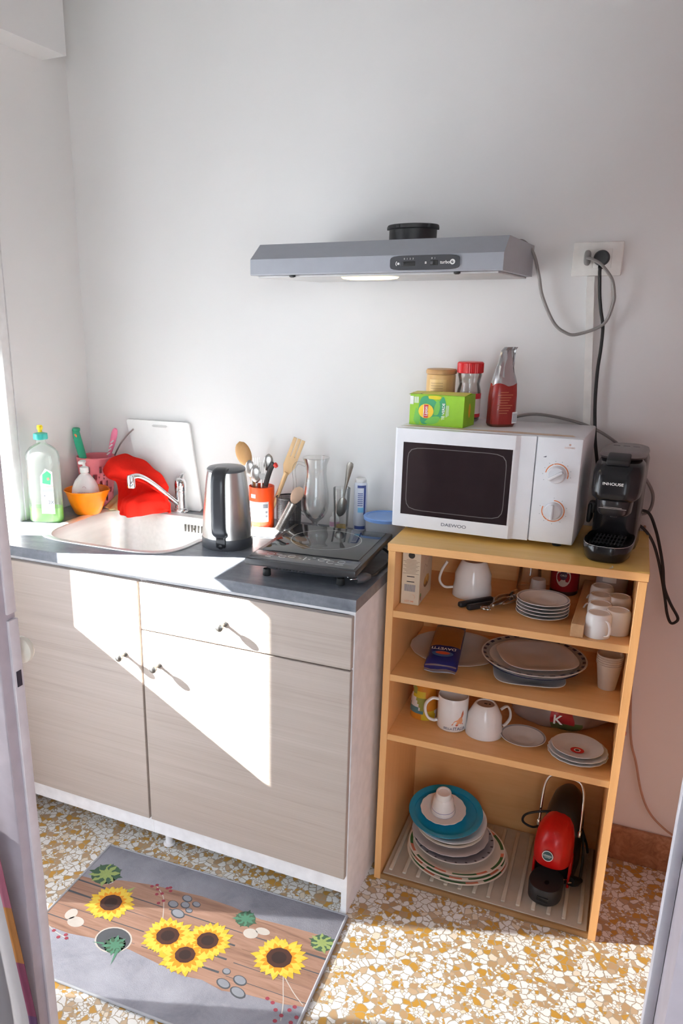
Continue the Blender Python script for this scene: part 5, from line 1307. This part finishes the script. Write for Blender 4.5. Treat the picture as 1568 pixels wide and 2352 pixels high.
def crema_saucers():
    plate('saucer', .0725, .0165, 'scalloped larger saucer lowest under the red logo saucer', LB(.4930,.0855,S3+.0004), [CERAM2], .5, 72, scal=.012, cat='saucer')
    plate('saucer', .0715, .0165, 'scalloped middle saucer between the red logo saucer and the lowest one', LB(.4935,.0875,S3+.0082), [CERAM2], .5, 72, scal=.012, cat='saucer')
    t = thing('saucer', 'white saucer with a red oval logo, topmost at the right of the third shelf', 'saucer', LB(.4915,.0900,S3+.0162))
    m = MB(); r, h, rw = .0625, .0155, .031
    m.lathe([(0,.0014),(rw*.9,0),(rw,.003),(r-.0015,h-.002),(r,h-.0008),(r-.0006,h),(r*.955,h-.0006),(r*.86,h-.003),(rw*1.05,.0065),(rw*.9,.0050),(0,.0046)], 56); obj('dish', m, CERAM2, t)
    m = MB(); m.disc(.0165,(.001,-.012,.0076),X_,Y_,28,.0150); m.mi = 1; m.arc(.0055,.0080,(.001,-.012,.0080),X_,Y_,0,2*PI,20); m.mi = 2; m.disc(.0052,(.001,-.012,.0081),V(.8,.6,0),V(-.6,.8,0),18,.0035)
    obj('logo', m, [M('logo_red',(.62,.025,.02),.3), WHITEI, M('logo_bean',(.02,.05,.03),.3)], t, smooth=False, recalc=False)
crema_saucers()
def snack_bag():
    t = thing('snack_bag', 'crinkled clear plastic bag printed red and green, at the back of the third shelf', 'bag', LB(.430,.258,S3+.0004), BR+R(4))
    rnd = random.Random(21); m = MB(); N = 40; K = 14; lp = []
    for i in range(K+1):
        t_ = i/K; z = .112*t_; q = math.sin(PI*min(.98,.12+.86*t_))**.55
        row = []
        for j in range(N):
            a = 2*PI*j/N; wob = 1+.07*math.sin(5*a+t_*6)+.05*math.sin(9*a-4*t_)+rnd.uniform(-.02,.02)
            row.append(V(  .142*q*wob*math.cos(a)*(1-.25*t_), .078*q*wob*math.sin(a), max(.0,z+.006*math.sin(7*a)*t_)))
        lp.append(row)
    def mat(i, j):
        a = (2*PI*j/N-1.5*PI)
        x = math.cos(2*PI*j/N); front = math.sin(2*PI*j/N) < .2
        if front and -.28 < x < .25 and i > 3: return 1
        if front and -.28 < x < .40 and i <= 4: return 2
        return 0
    m.loft(lp, True, True, mat); obj('film', m, ['bag_film', M('bag_print_red',(.45,.03,.035),.3), M('bag_print_green',(.10,.15,.05),.4)], t, ang=70)
    m = MB()
    for k in range(26):
        a = rnd.uniform(0,2*PI); r_ = rnd.uniform(0,.8); m.lathe([(0,-.009),(.010,-.004),(.011,.002),(.006,.008),(0,.009)], 8, (.09*r_*math.cos(a),.045*r_*math.sin(a),rnd.uniform(.011,.06)))
    o = obj('contents', m, M('snack_tan',(.42,.30,.20),.7), t); o['kind'] = 'stuff'
    m = MB(); m.text('K', .026, (0,-.087,.050), X_, Z_); m.disc(.008,(.004,-.085,.082),X_,Z_,16); obj('lettering', m, WHITEI, t, smooth=False, recalc=False)
snack_bag()

# ------------------------------------------------------------------ bottom compartment
def tray():
    t = thing('draining_mat', 'ribbed beige draining mat on the floor of the bookcase', 'mat', LB(.0235,.008,S0+.0003), BR)
    w, d = .546, .356
    m = MB(); m.box((w/2,d/2,.002),(w,d,.004),.0015,1); obj('base', m, M('mat_beige',(.50,.44,.36),.5), t)
    for k in range(14):
        x = .018+k*.0392
        m = MB(); m.loft([sel(.0062,.0045,3.5,12,0,0,0)]*1+[sel(.0062,.0045,3.5,12,0,0,z) for z in (.001,)]) if False else None
        m.box((x,d/2,.0065),(.0105,d-.034,.0062),.0022,2); obj('rib', m, M('rib_cream',(.58,.52,.43),.45), t)
tray()
TZ = S0+.0102
GR, RDD = M('rim_green',(.045,.15,.05),.25), M('rim_coral',(.66,.20,.12),.25)
def festive(sh):
    def f(i, j):
        if i != 8: return 0
        k = ((j+sh)//2) % 7
        return 1 if k in (0,1,2,3) else 2 if k in (4,5) else 0
    return f
for k, lab in enumerate(('lowest cream plate with a green and coral rim in the bottom pile','middle cream plate with a green and coral rim in the bottom pile','uppermost of the three green and coral rimmed plates in the bottom pile')):
    plate('dinner_plate', (.1435,.141,.138)[k], .0225, lab, LB(.205-.002*k,.150+.002*k,TZ+.0096*k), [CREAM, GR, RDD], .66, 96, festive(k*5), rb=.905, group='plates piled on the draining mat')
def checks(i, j): return 1 if i == 8 and j % 5 == 0 else (2 if i in (8,9,10,11) else 0)
plate('plate', .118, .022, 'plate with a grey rim of small black checks in the bottom pile', LB(.188,.168,TZ+.0345), [CERAM2, M('check_black',(.03,.03,.04),.3), M('rim_greyblue',(.34,.34,.38),.25)], .62, 120, checks, tilt=(R(2),R(1),0), group='plates piled on the draining mat')
plate('plate', .1105, .022, 'scalloped pinkish white plate above the checked plate in the bottom pile', LB(.176,.176,TZ+.0480), [M('plate_mauve',(.60,.56,.57),.2,var=.02)], .6, 80, scal=.008, tilt=(R(4),R(1),0), group='plates piled on the draining mat')
plate('soup_plate', .098, .034, 'deep cream plate below the bluish white plate in the bottom pile', LB(.176,.176,TZ+.0600), [CREAM], .58, 72, tilt=(R(6),R(1),0), scal=.004, group='plates piled on the draining mat')
plate('plate', .1045, .028, 'white plate directly under the bright blue plate', LB(.172,.184,TZ+.0830), [CERAM], .6, 72, tilt=(R(9),R(2.5),0), group='plates piled on the draining mat')
BLUE = M('blue_plastic',(.012,.30,.50),.22)
plate('plate', .1065, .019, 'bright turquoise blue plate near the top of the bottom pile', LB(.158,.184,TZ+.1090), [BLUE], .78, 72, tilt=(R(11),R(1),0), group='plates piled on the draining mat')
plate('saucer', .0655, .0165, 'white scalloped saucer on the bright blue plate', LB(.150,.186,TZ+.1155), [CERAM2], .5, 60, scal=.012, tilt=(R(11),R(1),0), cat='saucer')
def top_cup():
    t = thing('espresso_cup', 'white cup with a thin blue line upside down on top of the bottom plate pile', 'cup', LB(.1495,.1855,TZ+.1215), rot=(R(11),R(1),0))
    m = MB(); m.lathe([(.0330,0),(.0350,.0),(.0356,.002),(.0345,.014),(.0315,.026),(.0290,.048),(.0255,.054),(.0235,.056),(.0220,.072),(.0205,.0745),(.0165,.0745),(.0155,.0715),(0,.0705)], 44); obj('body', m, CERAM, t)
    m = MB(); m.lathe([(.0340,.0165),(.0337,.0177)], 44); m.lathe([(.0357,.002),(.0357,.0028)], 44); obj('blue_line', m, M('line_blue',(.06,.05,.30),.3), t, recalc=False)
top_cup()
def red_machine():
    o = LB(.468,.190,S0+.0102)
    t = thing('espresso_machine', 'small red and black espresso machine on the draining mat', 'coffee machine', o, R(-6))
    f = lambda a, b, n, cx, cy, z, N=40: sel(a, b, n, N, cx, cy, z)
    m = MB()   # black body and water tank behind, arched
    m.loft([f(.048,.085,4,.004,.055,0), f(.050,.088,4,.004,.055,.004), f(.050,.090,3.4,.004,.058,.09), f(.049,.088,3,.004,.060,.14), f(.045,.078,2.6,.004,.066,.185), f(.036,.060,2.3,.004,.074,.215), f(.022,.036,2,.004,.080,.232), f(.010,.015,2,.004,.082,.236)])
    b = obj('body', m, M('machine_black',(.016,.015,.016),.35), t, ang=60)
    m = MB(); m.lathe([(.0135,-.001),(.013,.004),(.009,.006),(0,.0065)], 24, (.003,.048,.222), mx=Matrix.Rotation(R(28),3,'X')); obj('power_button', m, M('button_red',(.28,.01,.015),.3), b)
    m = MB()   # red front shell: dome down to two side rails
    RDM = M('machine_red',(.60,.008,.008),.22)
    dome = [(.050,.050,2.6,-.032,.094),(.0505,.054,2.6,-.034,.108),(.0505,.056,2.5,-.033,.130),(.048,.054,2.4,-.029,.158),(.042,.046,2.3,-.022,.180),(.030,.033,2.1,-.012,.195),(.014,.016,2,-.006,.202)]
    lp = [[V(p.x,p.y,p.z-.016*max(0,-(p.y+.03))/.05*(1 if k < 2 else 0)) for p in f(a,b_,n,0,cy,z)] for k,(a,b_,n,cy,z) in enumerate(dome)]
    m.loft(lp); obj('front_shell', m, RDM, t, ang=60)
    for s in (-1, 1):
        m = MB(); m.box((s*.0475,-.026,.050),(.007,.028,.100),.003,2); obj('side_rail', m, RDM, t)
    m = MB(); m.bx(-.044,.044,-.020,-.006,.004,.096,.003); obj('recess', m, BLACKM, t)
    m = MB(); m.loft([f(.040,.050,2.4,0,-.092,0), f(.043,.053,2.4,0,-.092,.004), f(.044,.054,2.4,0,-.092,.044), f(.042,.052,2.4,0,-.092,.0475), f(.037,.047,2.4,0,-.092,.046)])
    tr = obj('drip_tray', m, BLACKM, t, ang=50)
    m = MB(); m.disc(.006,(.004,-.105,.0478),X_,Y_,16,.009); m.box((.004,-.146,.022),(.030,.004,.014),.002); obj('tray_recess', m, BLACKG, tr)
    m = MB(); q = Matrix.Translation(V(-.004,-.0915,.1215)) @ Matrix.Rotation(R(78),4,'X')
    m.lathe([(.0148,0),(.0148,.0022),(.0135,.003),(0,.003)], 32); m.mi = 1; m.arc(.0128,.0146,(0,0,.0034),X_,Y_,0,2*PI,32)
    m.text('LAVAZZA', .0034, (0,.0015,.0034), X_, Y_, sx=1.05); m.text('A MODO MIO', .0017, (0,-.004,.0034), X_, Y_)
    m.poly([(-.011,-.0015),(.011,-.0015),(.011,-.0010),(-.011,-.0010)], (0,0,.0034), X_, Y_)
    bmesh.ops.transform(m.bm, matrix=q, verts=m.bm.verts); obj('badge', m, [M('badge_teal',(.03,.09,.10),.3), WHITEI], t, smooth=False, recalc=False)
    m = MB(); L = [(-.0545,.012,.150),(-.0545,.014,.168),(-.0535,.020,.24),(-.050,.026,.272),(-.040,.030,.292),(-.022,.031,.298),(.022,.031,.298),(.040,.030,.292),(.050,.026,.272),(.0535,.020,.24),(.0545,.014,.168),(.0545,.012,.150)]
    h = obj('lever_handle', MB().tube(spline(L,6), .0036, 10), CHROME, t)
    for s in (-1, 1):
        m = MB(); m.box((s*.0545,.012,.148),(.010,.012,.020),.003); obj('lever_joint', m, CHROME, h)
    m.bm.free() if m.bm.is_valid else None
    iv = Matrix.Rotation(R(6),4,'Z') @ Matrix.Translation(-o)
    P = [LB(.50,.325,.10),LB(.540,.330,.07),LB(.552,.29,.055),LB(.545,.27,.10),LB(.515,.255,.175),LB(.47,.215,.215),LB(.415,.20,.212),LB(.378,.21,.185),LB(.372,.225,.150),LB(.40,.232,.135),LB(.43,.255,.140)]
    c = obj('power_cord', MB().tube([iv @ p for p in spline(P,6)], .0034, 8), BLACKR, t)
    P = [LB(.515,.255,.175),LB(.532,.235,.15),LB(.540,.21,.10),LB(.540,.185,.050),LB(.537,.165,.040)]
    obj('cord_end', MB().tube([iv @ p for p in spline(P,6)], .0034, 8), BLACKR, c)
    m = MB(); m.loft([f(.006,.006,2.4,0,0,-.012,20), f(.010,.009,2.6,0,0,0,20), f(.017,.0125,3,0,0,.016,20), f(.0175,.0130,3,0,0,.032,20), f(.0165,.0120,3,0,0,.037,20)])
    for s in (-.0095,.0095): pass
    q = iv @ Matrix.Translation(LB(.536,.172,.041)) @ Matrix.Rotation(R(-38),4,'Z') @ Matrix.Rotation(R(72),4,'X') @ Matrix.Rotation(R(10),4,'Z')
    bmesh.ops.transform(m.bm, matrix=q, verts=m.bm.verts); obj('plug', m, BLACKR, c, ang=60)
    m = MB()
    for s in (-.0095,.0095): m.lathe([(.0023,.036),(.0023,.053),(.001,.055),(0,.055)], 10, (s,0,0))
    bmesh.ops.transform(m.bm, matrix=q, verts=m.bm.verts); obj('pin', m, CHROME, c)
red_machine()

# ------------------------------------------------------------------ printed mat on the floor
def rug():
    W_, D_ = .752, .480
    m = MB(); T = .0062
    m.box((W_/2,-D_/2,T/2),(W_,D_,T),.0018,2)
    zz = [T]
    def P(pts, mi, k=1): return m.face([V(x,-y,T+.00016*k) for x, y in pts], mi)
    def blob(cx, cy, a, b, mi, k, n=18, ph=0, wob=.0, nb=5):
        P([(cx+(a*(1+wob*math.sin(nb*t+ph)))*math.cos(t)*math.cos(ph)-b*(1+wob*math.sin(nb*t+ph))*math.sin(t)*math.sin(ph), cy+a*(1+wob*math.sin(nb*t+ph))*math.cos(t)*math.sin(ph)+b*(1+wob*math.sin(nb*t+ph))*math.sin(t)*math.cos(ph)) for t in [2*PI*q/n for q in range(n)]], mi, k)
    rnd = random.Random(3)
    # plank band with a wavy edge
    top = [(.003,.150),(.05,.146),(.12,.120),(.20,.104),(.272,.096),(.36,.088),(.455,.091),(.542,.104),(.62,.098),(.70,.095),(.749,.098)]
    bot = [(.749,.318),(.70,.330),(.608,.339),(.55,.352),(.492,.342),(.44,.350),(.381,.342),(.28,.330),(.186,.331),(.10,.345),(.048,.344),(.003,.338)]
    P(top[::-1]+bot[::-1], 1, 1)
    for y in (.165,.213,.262,.306):      # plank seams
        for x0, x1 in ((.003,.28),(.30,.52),(.54,.749)):
            P([(x0,y+rnd.uniform(-.004,.004)),(x1,y+rnd.uniform(-.004,.004)),(x1,y+.003),(x0,y+.0035)], 8, 2)
    def flower(cx, cy, R_, rc, seed):
        r = random.Random(seed); 
        for lay, (n, L, mi) in enumerate(((19,1.,2),(19,.90,9),(17,.66,3))):
            for q in range(n):
                a = 2*PI*(q+.5*lay)/n+r.uniform(-.08,.08); l = R_*L*r.uniform(.88,1.06); w_ = .020*R_/.07*(1 if lay<2 else .7)
                ca, sa = math.cos(a), math.sin(a); pt = lambda u, v: (cx+ca*u-sa*v, cy+sa*u+ca*v)
                P([pt(rc*.6,-w_*.35),pt(l*.55,-w_*.55),pt(l*.82,-w_*.36),pt(l,0),pt(l*.82,w_*.36),pt(l*.55,w_*.55),pt(rc*.6,w_*.35)], mi, 4+lay*.8+.02*q)
        blob(cx, cy, rc, rc, 4, 8, 24, 0, .03, 9); blob(cx, cy, rc*.6, rc*.6, 5, 9, 18)
    def succulent(cx, cy, R_, mi, seed):
        r = random.Random(seed); blob(cx, cy, R_*.8, R_*.8, 6, 3)
        for q in range(16):
            a = 2*PI*q/16+r.uniform(-.15,.15); l = R_*r.uniform(.75,1.08); ca, sa = math.cos(a), math.sin(a); w_ = R_*.17
            P([(cx,cy),(cx+ca*l*.6-sa*w_,cy+sa*l*.6+ca*w_),(cx+ca*l,cy+sa*l),(cx+ca*l*.6+sa*w_,cy+sa*l*.6-ca*w_)], mi if q%2 else 6, 3.5+.03*q)
        for q in range(8):
            a = 2*PI*q/8+.3; l = R_*.5; ca, sa = math.cos(a), math.sin(a); w_ = R_*.12
            P([(cx,cy),(cx+ca*l*.6-sa*w_,cy+sa*l*.6+ca*w_),(cx+ca*l,cy+sa*l),(cx+ca*l*.6+sa*w_,cy+sa*l*.6-ca*w_)], mi, 4.5+.03*q)
    def stones(L, dark=False):
        for cx, cy, a, b in L: blob(cx, cy, a, b, 8, 3, 16, .3); blob(cx, cy-.001, a*.82, b*.78, 7, 4, 16, .3)
    def twig(pts, berries):
        S = spline([(x,y,0) for x, y in pts], 4)
        for p, q in zip(S, S[1:]):
            d = (q-p); nrm = V(-d.y,d.x,0).normalized()*.0011; P([(p.x+nrm.x,p.y+nrm.y),(q.x+nrm.x,q.y+nrm.y),(q.x-nrm.x,q.y-nrm.y),(p.x-nrm.x,p.y-nrm.y)], 11, 2.6)
        for x, y in berries: blob(x, y, .0052, .0052, 10, 3, 10)
    succulent(.062,.116,.052,12,1); succulent(.506,.118,.034,13,2); succulent(.722,.118,.036,12,3)
    blob(.222,.318,.050,.043,11,2.8,24); blob(.222,.318,.046,.039,8,3,24); succulent(.236,.332,.034,13,4)
    P([(.245,.34),(.262,.392),(.255,.34)],13,4.2); P([(.205,.335),(.176,.345),(.21,.342)],13,4.2)
    stones([(.301,.146,.016,.013),(.326,.112,.016,.012),(.333,.136,.014,.012),(.330,.172,.022,.015),(.360,.122,.013,.010),(.352,.150,.011,.009)])
    stones([(.536,.296,.011,.010),(.545,.332,.020,.013),(.578,.308,.019,.014),(.588,.342,.022,.014)])
    for cx, cy, a, b in ((.066,.285,.016,.020),(.094,.304,.024,.018),(.540,.160,.020,.017),(.566,.141,.020,.012),(.082,.135,.02,.016)): blob(cx, cy, a, b, 11, 3, 16)
    twig([(.22,.10),(.26,.13),(.285,.17),(.305,.21)], [(.211,.108),(.222,.098),(.232,.112),(.255,.098),(.262,.092),(.269,.104),(.252,.122),(.27,.145),(.24,.13),(.262,.158)])
    twig([(.668,.25),(.684,.29),(.700,.33),(.712,.375)], [(.676,.336),(.69,.352),(.708,.361),(.72,.34),(.728,.327),(.70,.38),(.735,.37),(.66,.33),(.715,.39),(.742,.352)])
    twig([(.668,.25),(.71,.29),(.744,.315)], []); twig([(.02,.335),(.06,.352),(.107,.361)], [(.107,.361),(.098,.352),(.06,.352),(.045,.360),(.085,.366)])
    flower(.141,.208,.070,.030,1); flower(.345,.252,.068,.030,2); flower(.448,.226,.066,.028,3); flower(.417,.290,.068,.026,4); flower(.639,.206,.071,.032,5)
    P([(.152,.150),(.170,.128),(.166,.152)], 12, 3.2)
    mats = ['rug_grey','rug_planks',M('petal_yellow',(.60,.38,.03),.95),M('petal_orange',(.62,.24,.012),.95),M('seed_brown',(.06,.022,.014),.95),M('seed_dark',(.03,.014,.012),.95),
            M('leaf_dark',(.05,.10,.06),.95),M('stone_grey',(.22,.23,.26),.95),M('stone_edge',(.07,.075,.085),.95),M('petal_gold',(.64,.46,.06),.95),M('berry',(.26,.04,.06),.95),
            M('pale_print',(.46,.42,.38),.95),M('leaf_lime',(.26,.33,.11),.95),M('leaf_green',(.07,.19,.12),.95)]
    t = thing('floor_mat', 'grey floor mat printed with sunflowers on brown planks before the cabinets', 'mat', (-.755,-.613,.0006), R(2.6))
    obj('mat', m, mats, t, recalc=False, ang=60)
    m = MB()
    for x in (.0,W_): m.tube([(x,-.001,.0045),(x,-D_+.001,.0045)], .0042, 8, .9)
    m.tube([(0,-D_,.004),(W_,-D_,.004)], .0036, 8, .9); m.tube([(0,0,.004),(W_,0,.004)], .0036, 8, .9)
    obj('binding', m, M('binding_grey',(.36,.37,.40),.6), t)
rug()
